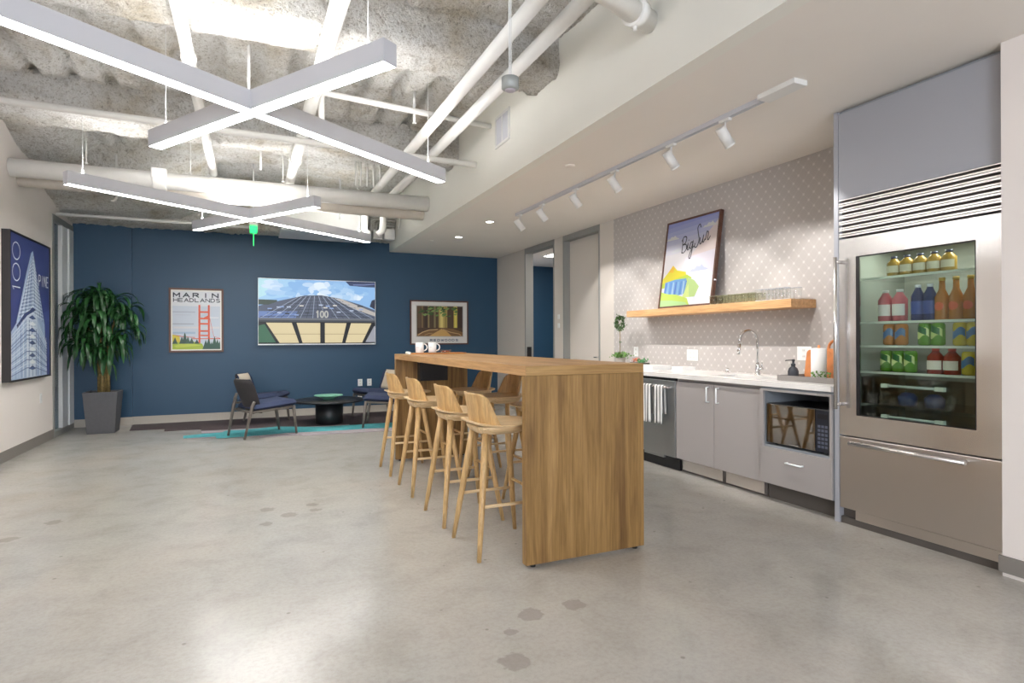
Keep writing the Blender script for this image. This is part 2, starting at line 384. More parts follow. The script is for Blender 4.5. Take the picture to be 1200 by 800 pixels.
# ================================================================== THE ROOM
XL, YB, XS, XW, ZC, XF, ZD = -2.28, 10.13, 2.21, 4.23, 2.745, 3.59, 3.56
struct(planebox('floor', -4.6, 7.2, -4.6, 13.0, -.12, 0, M['floor']))
b = MB().box(XL - .15, XL, -4.6, 9.17, 0, 3.9).box(XL - .15, XL, 9.17, YB + .15, 2.83, 3.9); struct(b.build('wall_left', M['wall']))
struct(planebox('wall_back', XL - .15, XW + .14, YB, YB + .15, 0, 3.9, M['blue']))
struct(planebox('trim_1', XL, -1.572, YB - .035, YB, 0, 2.93, M['blue']))
b = MB().box(XW, XW + .14, 1.4, 6.28, 0, 2.9); struct(b.build('wall_right', M['dots']))
b = MB()
b.box(XW, XW + .14, 6.28, 6.6, 0, 2.9).box(XW, XW + .14, 7.60, 7.87, 0, 2.9).box(XW, XW + .14, 8.92, YB, 0, 2.9)
b.box(XW, XW + .14, 6.6, 7.6, 2.69, 2.9).box(XW, XW + .14, 7.87, 8.92, 2.69, 2.9)
struct(b.build('wall_right_doorside', M['doorwall']))
# rear wall with two windows (behind the viewer)
b = MB().box(XL - .15, 3.6, -4.6, -4.45, 0, .85).box(XL - .15, 3.6, -4.6, -4.45, 2.65, 3.9)
for x0, x1 in ((XL - .15, -2.1), (-.68, -.52), (.9, 3.6)): b.box(x0, x1, -4.6, -4.45, .85, 2.65)
struct(b.build('wall_rear', M['wall']))
for i, (x0, x1) in enumerate(((-2.1, -.68), (-.52, .9))):
    b = MB().box(x0, x1, -4.55, -4.49, .85, .91).box(x0, x1, -4.55, -4.49, 2.59, 2.65).box(x0, x0 + .05, -4.55, -4.49, .91, 2.59).box(x1 - .05, x1, -4.55, -4.49, .91, 2.59)
    o = struct(b.build('window_%d' % (i + 2), M['frame_light']))
struct(MB().box(3.54, XW + .14, -4.6, 1.73, 0, 2.9).build('wall_stub', M['wall']))
struct(MB().box(XS + .1, XW + .14, -4.6, YB, ZC, ZC + .12).build('ceiling_kitchen', M['ceil']))
b = MB().box(XS, XS + .1, -4.6, YB, ZC, 3.9)
struct(b.build('wall_soffit', M['soffit']))
# baseboards
struct(planebox('baseboard_left', XL, XL + .012, -4.45, 9.14, 0, .112, M['base']))
b = MB().box(XL, -1.56, YB - .047, YB - .035, 0, .112).box(-1.572, XW, YB - .012, YB, 0, .112); struct(b.build('baseboard_back', M['base_light']))
struct(MB().box(3.526, 3.54, -4.4, 1.73, .022, .105).box(3.528, 3.54, 1.72, 1.742, .022, .105).build('baseboard_right', M['base']))
b = MB().box(XW - .012, XW, 8.92, YB - .012, 0, .112).box(XW - .012, XW, 7.62, 7.85, 0, .112).box(XW - .012, XW, 6.0, 6.58, 0, .112); struct(b.build('baseboard_doorside', M['base_light']))

# sprayed structure above: deck, beams, haunches
def nz(p, s, a): return noise.noise(Vector(p) * s) * a
def deck_fn(u, v):
    x = XL - .1 + u * (XS - XL + .2); y = -4.5 + v * (YB + 4.5); z = ZD
    fl = math.sin(x * 2 * PI / .30 + .6 * noise.noise(Vector((x, y * 1.5, 1)))); mask = max(0, min(1, noise.noise(Vector((x * .6, y * .45, 3.3))) * 3.4 + .25))
    z += .085 * max(0, min(1, (fl - .35) * 2.2)) * mask
    z += nz((x, y, 0), 1.3, .022) + nz((x, y, 5), 9, .02) + nz((x, y, 9), 24, .02)
    return (x, y, z)
struct(MB().grid(190, 520, deck_fn).build('ceiling', M['spray'], recalc=False))
def lumpy_beam(name, x0, x1, y0, y1, zb, zt, amp=.03, seed=0., zb2=None):
    """beam along x, hanging from the deck, with a thick sprayed coat"""
    per = [(y0, zt), (y0, zb), (y1, zb if zb2 is None else zb2), (y1, zt)]
    # rounded corner path
    path = []
    for i in range(3):
        a, c = per[i], per[i + 1]; L_ = math.dist(a, c); n = max(2, int(L_ / .035))
        for k in range(n): path.append((a[0] + (c[0] - a[0]) * k / n, a[1] + (c[1] - a[1]) * k / n))
    path.append(per[-1])
    for _ in range(3):
        path = [path[0]] + [((path[i - 1][0] + 2 * path[i][0] + path[i + 1][0]) / 4, (path[i - 1][1] + 2 * path[i][1] + path[i + 1][1]) / 4) for i in range(1, len(path) - 1)] + [path[-1]]
    nv = len(path) - 1; cy = (y0 + y1) / 2; nu = max(4, int((x1 - x0) / .035))
    def fn(u, v):
        x = x0 + (x1 - x0) * u; y, z = path[min(nv, int(round(v * nv)))]
        q = nz((x, y + seed, z), 3.2, amp * .6) + nz((x, y + seed, z), 11, amp * .8) + nz((x, y, z + seed), 26, amp * .8)
        dy = (y - cy); l = math.hypot(dy, .3) + 1e-6
        return (x, y + q * dy / l * .8, z - abs(q) * .6 + q * .4)
    return struct(MB().grid(nu, nv, fn).build(name, M['spray'], recalc=False))
lumpy_beam('trim_2', XL, XS + .02, 4.02, 4.46, 3.29, 3.62, .035, 1)
lumpy_beam('trim_3', XL, XS + .02, 6.42, 7.0, 3.30, 3.62, .045, 4)
lumpy_beam('trim_4', XL, XS + .02, 9.72, 10.2, 2.90, 3.62, .035, 8)
lumpy_beam('trim_5', XL, XS + .02, 1.5, 2.0, 3.29, 3.62, .035, 12)
def haunch(name, x0, x1, prof, seed):
    def fn(u, v):
        y0, z0 = prof[0]; k = v * (len(prof) - 1); i = min(len(prof) - 2, int(k)); f = k - i
        y = prof[i][0] * (1 - f) + prof[i + 1][0] * f; z = prof[i][1] * (1 - f) + prof[i + 1][1] * f
        x = x0 + (x1 - x0) * u
        z += (max(0, u - .45) ** 1.6) * .9
        q = nz((x, y + seed, z), 4, .04) + nz((x, y, z + seed), 14, .025)
        return (x, y, z + q)
    return struct(MB().grid(max(8, int((x1 - x0) / .04)), 60, fn).build(name, M['spray'], recalc=False))
haunch('trim_6', XL, XL + .75, [(6.9, 3.75), (7.2, 3.56), (7.6, 3.44), (8.0, 3.34), (8.3, 3.28), (8.45, 3.5)], 2)
haunch('trim_7', XL, XL + 1.9, [(8.3, 3.62), (8.4, 3.30), (8.75, 3.12), (9.2, 2.99), (9.75, 2.90), (10.1, 2.90)], 6)

# left glazed partition and the room behind it
wf = struct(D.objects.new('window_1', None)); C.objects.link(wf); wf.location = (XL, 9.65, 0)
def rel(mb, name, mt, par, **k):
    o = mb.build(name, mt, None, **k); o.parent = par; o.matrix_parent_inverse = Matrix.Translation(par.location).inverted(); return o
b = MB().box(XL - .10, XL + .012, 9.14, 9.20, 0, 2.84).box(XL - .10, XL + .012, 9.20, 10.085, 2.77, 2.84).box(XL - .10, XL + .012, 9.20, 10.085, 0.0, .07)
rel(b, 'window_frame', M['frame_grey'], wf, bevel=.003)
b = MB().box(XL - .06, XL - .005, 9.60, 9.86, .07, 2.77); rel(b, 'door_stile', M['frame_light'], wf, bevel=.004)
b = MB().box(XL - .09, XL + .012, 9.875, 10.090, .07, 2.77); rel(b, 'jamb', M['frame_light'], wf, bevel=.004)
b = MB().box(XL - .06, XL - .05, 9.2, 9.6, .07, 2.77); rel(b, 'pane', M['pane'], wf)
b = MB().box(XL - .07, XL - .066, 9.2, 9.6, .62, 2.05); rel(b, 'frosted_band', M['frost'], wf)
b = MB()
for k, (g) in enumerate('AEIEA'):
    mm = planem((XL - .0645, 9.47, 1.36 + .1 * (4 - k)), (0, 0, -1), (0, 1, 0)); 
    for pl in GL.get(g, GL['I']): ribbon(b, [(p[0] * .07 - .03, p[1] * .06) for p in pl], .014, mm)
rel(b, 'door_lettering', M['black'], wf, recalc=False)
b = MB().box(-4.5, -4.4, 8.0, 12.6, 0, 2.9).box(-4.5, XL - .15, 12.5, 12.6, 0, 2.9).box(-4.5, XL - .15, 7.9, 8.0, 0, 2.9).box(-4.5, XL - .15, 8, 12.6, 2.9, 3.0); struct(b.build('wall_office', M['blue']))

# doors on the right
def door_frame(n, y0, y1):
    b = MB().box(XW - .006, XW + .14, y0, y0 + .035, 0, 2.745).box(XW - .006, XW + .14, y1 - .035, y1, 0, 2.745).box(XW - .006, XW + .14, y0 + .035, y1 - .035, 2.665, 2.745)
    return struct(b.build('trim_%d' % n, M['frame_grey'], bevel=.002))
door_frame(8, 6.6, 7.6); door_frame(9, 7.87, 8.92)
dr = struct(MB().box(XW + .095, XW + .135, 6.635, 7.565, .01, 2.665).build('door_2', M['door'], bevel=.002))
b = MB().tube([(XW + .095, 6.70, .98), (XW + .04, 6.70, .98), (XW + .04, 6.82, .98)], .009).lathe([(.026, 0), (.026, .006)], (XW + .09, 6.70, .98)); b.build('door_handle', M['chrome'], dr)
d1 = struct(MB().box(XW + .15, XW + 1.12, 7.875, 7.915, .01, 2.665).build('door_1', M['door'], bevel=.002))
b = MB().tube([(XW + 1.02, 7.912, .98), (XW + 1.02, 7.97, .98), (XW + .9, 7.97, .98)], .009); b.build('door_handle', M['chrome'], d1)
struct(MB().box(XW + .02, XW + .10, 8.879, 8.885, .92, 1.10).build('trim_10', M['black']))
b = MB().box(XW + .14, 7.1, 10.9, 11.0, 0, 2.74).box(7.0, 7.1, 6.0, 11, 0, 2.74).box(XW + .14, 7.1, 5.9, 6.0, 0, 2.74); struct(b.build('wall_side_room', M['blue']))
struct(planebox('ceiling_side_room', XW + .14, 7.1, 5.9, 11, 2.74, 2.84, M['ceil']))
t = thing('ceiling_light', 'square lit ceiling panel in the blue side room beyond the open doorway', 'ceiling light', (5.15, 9.15, 2.73))
MB().box(-.3, .3, -.3, .3, -.006, .006).build('diffuser', M['down_lens'], t); MB().box(-.32, .32, -.32, -.3, -.01, .009).box(-.32, .32, .3, .32, -.01, .009).box(-.32, -.3, -.3, .3, -.01, .009).box(.3, .32, -.3, .3, -.01, .009).build('frame', M['white'], t)
area('side_room_light', (5.4, 8.0, 2.7), .6, .6, 22, (1, .95, .9))
area('office_light', (-3.4, 10.2, 2.85), .8, .8, 12, (.95, .97, 1))

# ================================================================== PENDANT CROSS LIGHTS
HB, WB = .120, .094
def bar_parts(root, cx, cy, ang, L, z0, idx):
    mm = Matrix.Translation((cx, cy, 0)) @ Matrix.Rotation(ang, 4, 'Z')
    b = MB(); e = .004; zt = z0 + HB
    def bx(x0, x1, y0, y1, za, zb_): 
        n = len(b.bm.verts); b.box(x0, x1, y0, y1, za, zb_); b.bm.verts.ensure_lookup_table()
        for v in b.bm.verts[n:]: v.co = mm @ v.co
    bx(-L / 2, L / 2, -WB / 2, -WB / 2 + e, z0, zt); bx(-L / 2, L / 2, WB / 2 - e, WB / 2, z0, zt)
    bx(-L / 2, -L / 2 + e, -WB / 2 + e, WB / 2 - e, z0, zt); bx(L / 2 - e, L / 2, -WB / 2 + e, WB / 2 - e, z0, zt)
    bx(-L / 2 + e, L / 2 - e, -WB / 2 + e, WB / 2 - e, z0 + .03, zt - .03)
    b.build('housing', M['housing'], root)
    for nm, za, mt in (('diffuser', z0 + .002, 'led'), ('uplight_lens', zt - .012, 'led_up')):
        b = MB()
        b.box(-L / 2 + e, L / 2 - e, -WB / 2 + e, WB / 2 - e, za, za + .008)
        for v in b.bm.verts: v.co = mm @ v.co
        b.build(nm, M[mt], root)
def cross_light(cy, label):
    t = thing('cross_pendant_light', label, 'pendant light', (.015, cy, 2.65), 0, 'cross shaped pendant lights')
    aA, aB = math.radians(34.9), math.radians(-57.1)
    bar_parts(t, .02, .0, aA, 3.80, 0.0, 0); bar_parts(t, 0, 0, aB, 2.40, .0006, 1)
    for a, L in ((aA, 3.8), (aB, 2.4)):
        for s in ((-1, 1) if a == aA else (-1, 1)):
            k = L / 2 - .16; x, y = math.cos(a) * k * s, math.sin(a) * k * s
            MB().tube([(x, y, HB - .01), (x, y, ZD - 2.65 + .03)], .0022, 6).lathe([(.011, HB), (.011, HB + .035), (.004, HB + .06)], (x, y, 0), 10).build('suspension_cable', M['white'], t)
    return t
cross_light(4.03, 'large white cross shaped LED pendant nearest the viewer, its left arm leaving the photo')
cross_light(7.60, 'smaller looking white cross shaped LED pendant further back, below the big white pipe')

# ================================================================== PIPES AND CEILING EQUIPMENT
def pipe(name, pts, r, label, cat='pipe', m_='pipe', group=None, coup=()):
    loc = Vector(pts[0]); P2 = [Vector(p) - loc for p in pts]
    t = MB().tube(P2, r, 20).build(name, M[m_]); t.location = loc; tag(t, label, cat, group)
    for c in coup:
        c = Vector(c) - loc; d = (P2[-1] - P2[0]).normalized()
        MB().tube([c - d * .035, c + d * .035], r * 1.22, 20).tube([c - d * .012 + Vector((0, 0, r * 1.2)), c - d * .012 + Vector((0, 0, r * 1.6))], .012, 8).tube([c - d * .012 - Vector((0, 0, r * 1.2)), c - d * .012 - Vector((0, 0, r * 1.6))], .012, 8).build('coupling', M[m_], t)
    return t
def bend(a, c, d, r, n=6):
    """points rounding the corner c between a and d"""
    a, c, d = map(Vector, (a, c, d)); p = c + (a - c).normalized() * r; q = c + (d - c).normalized() * r
    return [p + (c - p) * 0 if i == 0 else ((p * (1 - i / n) ** 2 + c * 2 * (i / n) * (1 - i / n) + q * (i / n) ** 2)) for i in range(n + 1)]
bp = pipe('main_pipe', [(XL + .003, 7.72, 3.040), (XS - .003, 7.72, 3.060)], .096, 'big white insulated pipe crossing under the ceiling from wall to soffit', m_='pipe')
MB().tube([(1.28, 0, .012), (1.42, 0, .012)], .118, 20).box(1.27, 1.43, -.12, .12, .0, .13).build('insulation_collar', M['pipe'], bp, bevel=.02)
pipe('lower_pipe', [(XL + .003, 7.97, 2.985), (XS - .003, 7.97, 2.975)], .085, 'off-white pipe tucked just below and behind the big white pipe', m_='pipe_tan')
pipe('conduit_pipe', [(XL + .003, 5.83, 3.12), (XS - .003, 5.86, 3.085)], .029, 'thin off-white pipe crossing the left of the ceiling in front of a bright sprayed beam')
pipe('sprinkler_pipe', [(.57, 5.28, 3.10)] + bend((.57, 5.28, 3.10), (.57, 5.28, 3.36), (2.2, 5.45, 3.36), .05) + [(XS - .003, 5.45, 3.36)], .026, 'thin white pipe turning down at its left end, running to the soffit')
pipe('wall_side_conduit', [(XL + .003, 9.30, 2.865), (.05, 9.30, 2.865)], .020, 'slim pale conduit low along the sprayed ceiling edge above the plant')
pipe('overhead_pipe', [(-.385, 2.0, 3.22), (-.395, 7.95, 3.25)], .042, 'white pipe running away above the left arm of the near cross light', group=None, coup=[(-.39, 4.75, 3.235)])
pipe('overhead_pipe', [(.50, 1.5, 3.21), (.47, 8.1, 3.24)], .055, 'white pipe running away behind the raised right arm of the near cross light', coup=[(.475, 6.95, 3.235)])
pipe('soffit_pipe', [(1.55, 2.70, 3.22), (1.55, 8.35, 3.22)] + bend((1.55, 8.35, 3.22), (1.55, 8.72, 3.22), (1.55, 8.80, 2.80), .2) + [(1.55, 8.80, 2.86), (1.62, 8.82, 2.80)], .050, 'white pipe running beside the soffit, the left one of the pair', group=None)
pipe('soffit_pipe', [(1.82, 2.70, 3.24), (1.82, 8.35, 3.24)] + bend((1.82, 8.35, 3.24), (1.82, 8.72, 3.24), (1.82, 8.80, 2.80), .2) + [(1.82, 8.80, 2.86), (1.75, 8.82, 2.80)], .050, 'white pipe running beside the soffit, the right one of the pair, closest to the wall')
pipe('header_pipe', [(1.38, 2.58, 3.10), (1.55, 2.60, 3.10), (2.20, 2.88, 3.13)] , .066, 'thick white pipe crossing at the top of the photo and ending at the soffit', coup=[(2.06, 2.82, 3.123)])
pipe('riser_pipe', [(2.05, 2.60, 3.16), (2.05, 2.60, 3.6)], .04, 'short white pipe stub rising to the deck behind the thick cross pipe')
for x, y in ((-1.35, 7.35), (-.72, 7.45), (.15, 7.45), (.32, 7.5), (.42, 7.52), (1.05, 7.5), (-1.0, 7.5)):
    pass
rods = [(-1.62, 7.72, 3.15, 'left end'), (-.62, 7.72, 3.15, 'middle left'), (.38, 7.72, 3.16, 'middle'), (1.28, 7.72, 3.17, 'right')]
for x, y, z, q in rods:
    tag(MB().tube([(0, 0, 0), (0, 0, ZD - z + .03)], .006, 8).lathe([(.016, 0), (.016, .02)], (0, 0, .0), 10).build('hanger_rod', M['pipe'], loc=None), 'thin white hanger rod holding the big white pipe at its %s' % q, 'hanger rod', 'hanger rods of the big pipe').location = (x, y, z)
def conduit(pts, label, r=.011):
    return pipe('electrical_conduit', pts, r, label, 'conduit', 'pipe', 'small bent electrical conduits')
conduit([(-1.42, 8.15, 3.40), (-1.42, 8.15, 2.93)] + bend((-1.42, 8.15, 2.93), (-1.42, 8.15, 2.86), (-1.52, 8.15, 2.86), .05), 'thin conduit dropping behind the big pipe near its left end', .012)
conduit([(.12, 7.25, 3.5), (.12, 7.25, 3.17)], 'thin straight conduit rising behind the centre of the ceiling')
for i, x in enumerate((1.22, 1.28, 1.36, 1.44, 1.52)):
    conduit([(x, 7.5, 3.5), (x, 7.5, 3.16)], '%s vertical conduit from the left in the close row above the big pipe' % ['first', 'second', 'third', 'fourth', 'fifth'][i])
for i, x in enumerate((1.97, 1.88, 1.79, 1.70)):
    q = 3.09 + .04 * i; c = [(x, 9.60 - .035 * i, 3.0)] + bend((x, 9.60 - .035 * i, 3.0), (x, 9.60 - .035 * i, q), (x + .12, 9.60 - .035 * i, q), .06) + [(2.19, 9.60 - .035 * i, q)]
    conduit(c, 'thin curved conduit looping above the junction boxes, %s from the left' % ['fourth', 'third', 'second', 'first'][i], .012)
for i, z in enumerate((3.06, 3.12, 3.18)):
    conduit([(-.44, 8.46 + .05 * i, z), (1.46, 8.46 + .05 * i, z)], '%s of three thin conduits crossing behind the big white pipe' % ['lowest', 'middle', 'highest'][i], .013)
conduit([(2.12, 9.0, 3.58), (2.12, 9.0, 2.95)], 'straight vertical conduit beside the soffit above the junction boxes', .012)
for i, (x, z, s) in enumerate(((1.72, 2.935, .14), (1.90, 2.935, .14), (2.09, 2.95, .17))):
    o = MB().box(-s / 2, s / 2, -.05, .10, -s / 2, s / 2).build('junction_box', M['pipe'], bevel=.004)
    MB().box(-s / 2 + .01, s / 2 - .01, -.056, -.0505, -s / 2 + .01, s / 2 - .01).build('cover', M['pipe'], o); o.location = (x, 9.60, z)
    tag(o, '%s off-white electrical junction box in the corner above the blue wall' % ['leftmost', 'middle', 'largest rightmost'][i], 'junction box', 'junction boxes')
t = thing('air_unit', 'white rectangular ceiling air unit hanging in front of the top of the blue wall', 'air unit', (1.03, 9.35, 2.80))
MB().box(-.58, .56, -.35, .36, .06, .40).build('casing', M['white_matte'], t, bevel=.006)
MB().box(-.62, .58, -.38, .37, 0, .055).build('lower_tray', M['housing'], t, bevel=.004)
# exit sign seen edge-on
t = thing('exit_sign', 'small green-lit sign hanging edge-on above the blue wall behind the cross light', 'exit sign', (.05, 8.45, 2.66))
MB().box(-.004, .004, -.14, .14, -.17, .0).build('sign_panel', M['exit'], t)
MB().box(-.045, .045, -.15, .15, .0, .045).build('sign_housing', M['exit'], t, bevel=.006); MB().tube([(0, 0, .05), (0, 0, .92)], .012, 10).box(-.05, .05, -.17, .17, .056, .12).build('mounting', M['white'], t)
# hanging sensor
t = thing('hanging_sensor', 'round grey sensor hanging on a thin rod in front of the soffit pipes', 'sensor', (1.22, 2.74, 2.50))
MB().lathe([(.0, 0), (.028, 0), (.044, .008), (.044, .062), (.02, .07)], (0, 0, 0), 28).build('sensor_body', M['sensor'], t)
MB().lathe([(.0, -.003), (.026, -.003), (.03, .003)], (0, 0, 0), 20).build('sensor_lens', mat('lilac_lens', '#c9c3cf', .3), t)
MB().tube([(-.004, 0, .065), (-.004, 0, 1.08)], .0035, 6).tube([(.006, 0, .065), (.006, 0, 1.08)], .0025, 6).build('hanging_rod', M['white'], t)
# sprinkler heads
for x, y, z, q in ((.0, 5.05, 3.2, 'above the centre of the near cross light'), (1.42, 5.41, 3.27, 'under the thin white pipe near the soffit'), (1.20, 8.75, 2.98, 'between the big pipe and the white air unit')):
    o = MB().lathe([(.012, .05), (.012, .01), (.006, 0), (.022, -.004), (.022, -.008), (.0, -.008)], (0, 0, 0), 14).tube([(0, 0, .04), (0, 0, 3.58 - z)], .012, 8).build('ceiling_sprinkler', M['white']); o.location = (x, y, z)
    tag(o, 'small white sprinkler head ' + q, 'sprinkler', 'sprinkler heads')
# supply grille in the soffit
t = thing('air_grille', 'white slatted air grille set high in the soffit face', 'air grille', (XS - .001, 5.135, 3.235), 0)
b = MB().box(-.012, 0, -.17, -.14, -.15, .15).box(-.012, 0, .14, .17, -.15, .15).box(-.012, 0, -.14, .14, -.15, -.125).box(-.012, 0, -.14, .14, .125, .15).box(-.012, 0, -.008, .008, -.125, .125); b.build('frame', M['white_matte'], t)
b = MB()
for k in range(15):
    y = -.13 + .0185 * k; b.boxm(.010, .012, .25, Matrix.Translation((-.005, y, 0)) @ Matrix.Rotation(.5, 4, 'Z'))
b.build('slats', M['housing'], t)

# ================================================================== BAR-HEIGHT ISLAND TABLE
t = thing('bar_table', 'long oak bar-height island table with solid slab ends and thick top', 'table', (1.7275, 4.3825, 0))
X0, X1, Y0, Y1 = -.3835, .3835, -1.5525, 1.5525
tt = MB().box(X0, X1, Y0, Y1, 1.030, 1.083).build('tabletop', [M['oak_h'], M['oak_x']], t, bevel=.0015)
for p_ in tt.data.polygons:
    if abs(p_.normal.y) > .9: p_.material_index = 1
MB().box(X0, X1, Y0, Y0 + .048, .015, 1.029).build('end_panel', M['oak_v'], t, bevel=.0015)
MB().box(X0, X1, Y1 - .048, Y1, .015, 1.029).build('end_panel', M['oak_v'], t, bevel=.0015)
for x in (X0 + .05, X1 - .05):
    for y in (Y0 + .024, Y1 - .024): MB().lathe([(.016, 0), (.016, .015)], (x, y, 0), 14).build('levelling_foot', M['black'], t)
MB().box(-.16, .13, Y1 - .16, Y1 - .05, .81, 1.005).box(-.15, .12, Y1 - .17, Y1 - .16, .83, .99).tube([(-.12, Y1 - .172, .84), (-.12, Y1 - .176, .84)], .008, 8).tube([(.02, Y1 - .172, .84), (.02, Y1 - .176, .84)], .008, 8).box(-.03, .01, Y1 - .15, Y1 - .06, 1.0, 1.029).build('power_box', M['black'], t, bevel=.003)

# ================================================================== BAR STOOLS
def make_stool(label, group):
    t = thing('bar_stool', label, 'bar stool', (0, 0, 0), 0, group)
    SZ = .745
    # local +x is the front. seat plate, wide lip at the back, rounded front
    def seat_pt(a, r):
        # a: 0..1 around, r: 0..1 from centre
        th = 2 * PI * a; c, s_ = math.cos(th), math.sin(th); p = 4.2 if c < 0 else 2.4
        rx = .225 if c > 0 else .195; k = (abs(c) ** p + abs(s_) ** p) ** (-1 / p)
        x = c * k * rx; y = s_ * k * (.245 - .035 * abs(c) * k)
        return x * r, y * r
    b = MB(); nseg, nr = 48, 8; top = []; bot = []
    for j in range(nr + 1):
        r = max(.001, j / nr); ra, rb = [], []
        for i in range(nseg):
            x, y = seat_pt(i / nseg, r); dish = -.010 * (1 - r * r) + (.012 * max(0, -x / .195) ** 2 * r); edge = -.004 * (r > .99)
            ra.append(b.bm.verts.new((x, y, SZ + dish + edge))); rb.append(b.bm.verts.new((x * .985, y * .985, SZ - .011 + dish * .8)))
        top.append(ra); bot.append(rb)
    for G in (top, bot):
        for j in range(nr):
            for i in range(nseg):
                f = b.bm.faces.new((G[j][i], G[j][(i + 1) % nseg], G[j + 1][(i + 1) % nseg], G[j + 1][i])); f.smooth = True
        b.bm.faces.new(G[0])
    for i in range(nseg): b.bm.faces.new((top[-1][i], top[-1][(i + 1) % nseg], bot[-1][(i + 1) % nseg], bot[-1][i]))
    b.build('seat', M['stool'], t)
    # curved backrest rising from the seat
    HBK = .180
    def back(u, v, off):
        s_ = (u - .5) * 2; zz = v
        w_ = .216 - .056 * zz
        lim = 1.0 if zz < .70 else 1 - .24 * (1 - math.sqrt(max(0.0, 1 - ((zz - .70) / .30) ** 2)))
        y = s_ * w_ * lim
        x = -.150 - .030 * zz + .075 * (y / .205) ** 2 + off
        return (x, y, SZ - .008 + zz * HBK)
    b = MB(); nu, nv = 24, 12
    b.grid(nu, nv, lambda u, v: back(u, v, 0)); b.grid(nu, nv, lambda u, v: back(u, v, -.015)); b.bm.verts.ensure_lookup_table()
    n1 = (nu + 1) * (nv + 1); V = b.bm.verts; q = lambda i, j, s_: V[s_ * n1 + i * (nv + 1) + j]
    for i in range(nu): b.bm.faces.new((q(i, nv, 0), q(i + 1, nv, 0), q(i + 1, nv, 1), q(i, nv, 1)))
    for j in range(nv):
        b.bm.faces.new((q(0, j, 0), q(0, j + 1, 0), q(0, j + 1, 1), q(0, j, 1))); b.bm.faces.new((q(nu, j, 0), q(nu, j + 1, 0), q(nu, j + 1, 1), q(nu, j, 1)))
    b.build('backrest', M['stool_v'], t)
    # bowl shaped block below the seat
    b = MB(); sec = []
    for z, hx, hy in ((SZ - .016, .160, .170), (SZ - .035, .156, .164), (SZ - .056, .145, .146), (SZ - .066, .125, .122)):
        ring = []
        for i in range(32):
            th = 2 * PI * i / 32; c, s_ = math.cos(th), math.sin(th); k = (abs(c) ** 4 + abs(s_) ** 4) ** (-.25); ring.append(b.bm.verts.new((c * k * hx - .01, s_ * k * hy, z)))
        sec.append(ring)
    for a, c in zip(sec, sec[1:]):
        for i in range(32): b.bm.faces.new((a[i], a[(i + 1) % 32], c[(i + 1) % 32], c[i])).smooth = True
    b.bm.faces.new(sec[-1]); b.bm.faces.new(sec[0])
    b.build('seat_block', M['stool'], t)
    tops = {}; feet = {}
    for sx in (-1, 1):
        for sy in (-1, 1):
            a = Vector((sx * .115 - .005, sy * .105, SZ - .055)); f = Vector((sx * .208 + .002, sy * .222, 0)); tops[sx, sy] = a; feet[sx, sy] = f
            d = (f - a)
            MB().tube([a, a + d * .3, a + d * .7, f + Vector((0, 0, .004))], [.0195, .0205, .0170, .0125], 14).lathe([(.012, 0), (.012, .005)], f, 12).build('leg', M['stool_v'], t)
    def at(sx, sy, z): a, f = tops[sx, sy], feet[sx, sy]; k = (a.z - z) / a.z; return a + (f - a) * k
    for sy in (-1, 1): MB().tube([at(-1, sy, .285), at(1, sy, .285)], .0095, 10).build('stretcher', M['stool'], t)
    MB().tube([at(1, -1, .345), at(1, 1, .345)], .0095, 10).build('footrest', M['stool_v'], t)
    return t
near_g, far_g = 'bar stools on the near side of the bar table', 'bar stools on the far side of the bar table'
st = make_stool('pale wooden bar stool on the left side of the bar table, nearest the viewer', near_g); st.location = (1.355, 3.245, 0)
for (y, dy, l) in ((3.885, 0, 'pale wooden bar stool on the left side of the bar table, second nearest the viewer'), (4.70, 0, 'pale wooden bar stool on the left side of the bar table, third from the viewer'), (5.475, 0, 'pale wooden bar stool on the left side of the bar table, farthest from the viewer')):
    dup(st, (1.355, y, 0), 0, l, near_g)
for y, l in ((5.40, 'shaded wooden bar stool on the kitchen side of the bar table, farthest from the viewer'), (4.72, 'shaded wooden bar stool on the kitchen side, its back rising beside the near slab end'), (3.93, 'shaded wooden bar stool on the kitchen side, second nearest, mostly hidden by the slab end'), (3.27, 'shaded wooden bar stool on the kitchen side, directly behind the near slab end')):
    dup(st, (1.985, y, 0), PI, l, far_g)

# things on the bar table
ZT = 1.083
o = MB()
pts = []
for i in range(40):
    a = 2 * PI * i / 40; c, s_ = math.cos(a), math.sin(a); k = (abs(c) ** 5 + abs(s_) ** 5) ** (-.2); pts.append((c * k * .29, s_ * k * .13))
o.prism(pts, 0, .012); o = o.build('serving_tray', M['tray'], bevel=.003); o.location = (1.735, 5.73, ZT)
tag(o, 'thin honey coloured wooden serving board on the far end of the bar table', 'tray')
o.rotation_euler = (0, 0, .06)
def mug(x, y, rz, label):
    t = thing('mug', label, 'mug', (x, y, ZT + .0125), rz, 'white mugs on the serving board')
    MB().lathe([(.0, .0), (.036, .0), (.041, .004), (.0425, .104), (.0395, .104), (.038, .008), (.0, .007)], (0, 0, 0), 32).build('cup', M['mug'], t)
    MB().tube([(.040, 0, .088)] + [(.040 + .034 * math.sin(PI * k / 8), 0, .055 + .034 * math.cos(PI * k / 8)) for k in range(9)] + [(.040, 0, .02)], .006, 10).build('handle', M['mug'], t)
    b = MB()
    for k in range(8):
        a0 = -2.35 + .1 * k; b.grid(1, 1, lambda u, v, a0=a0: (.0433 * math.cos(a0 + u * .075), .0433 * math.sin(a0 + u * .075), .052 + v * .004))
    b.build('printed_line', M['cab_in'], t, recalc=False)
mug(1.553, 5.74, -.35, 'white mug with a ring handle on the serving board, left of the pair')
mug(1.690, 5.76, -.35, 'white mug with a ring handle on the serving board, right of the pair')
t = thing('glass_dish', 'small clear glass dish on the right of the serving board', 'dish', (1.83, 5.76, ZT + .0125))
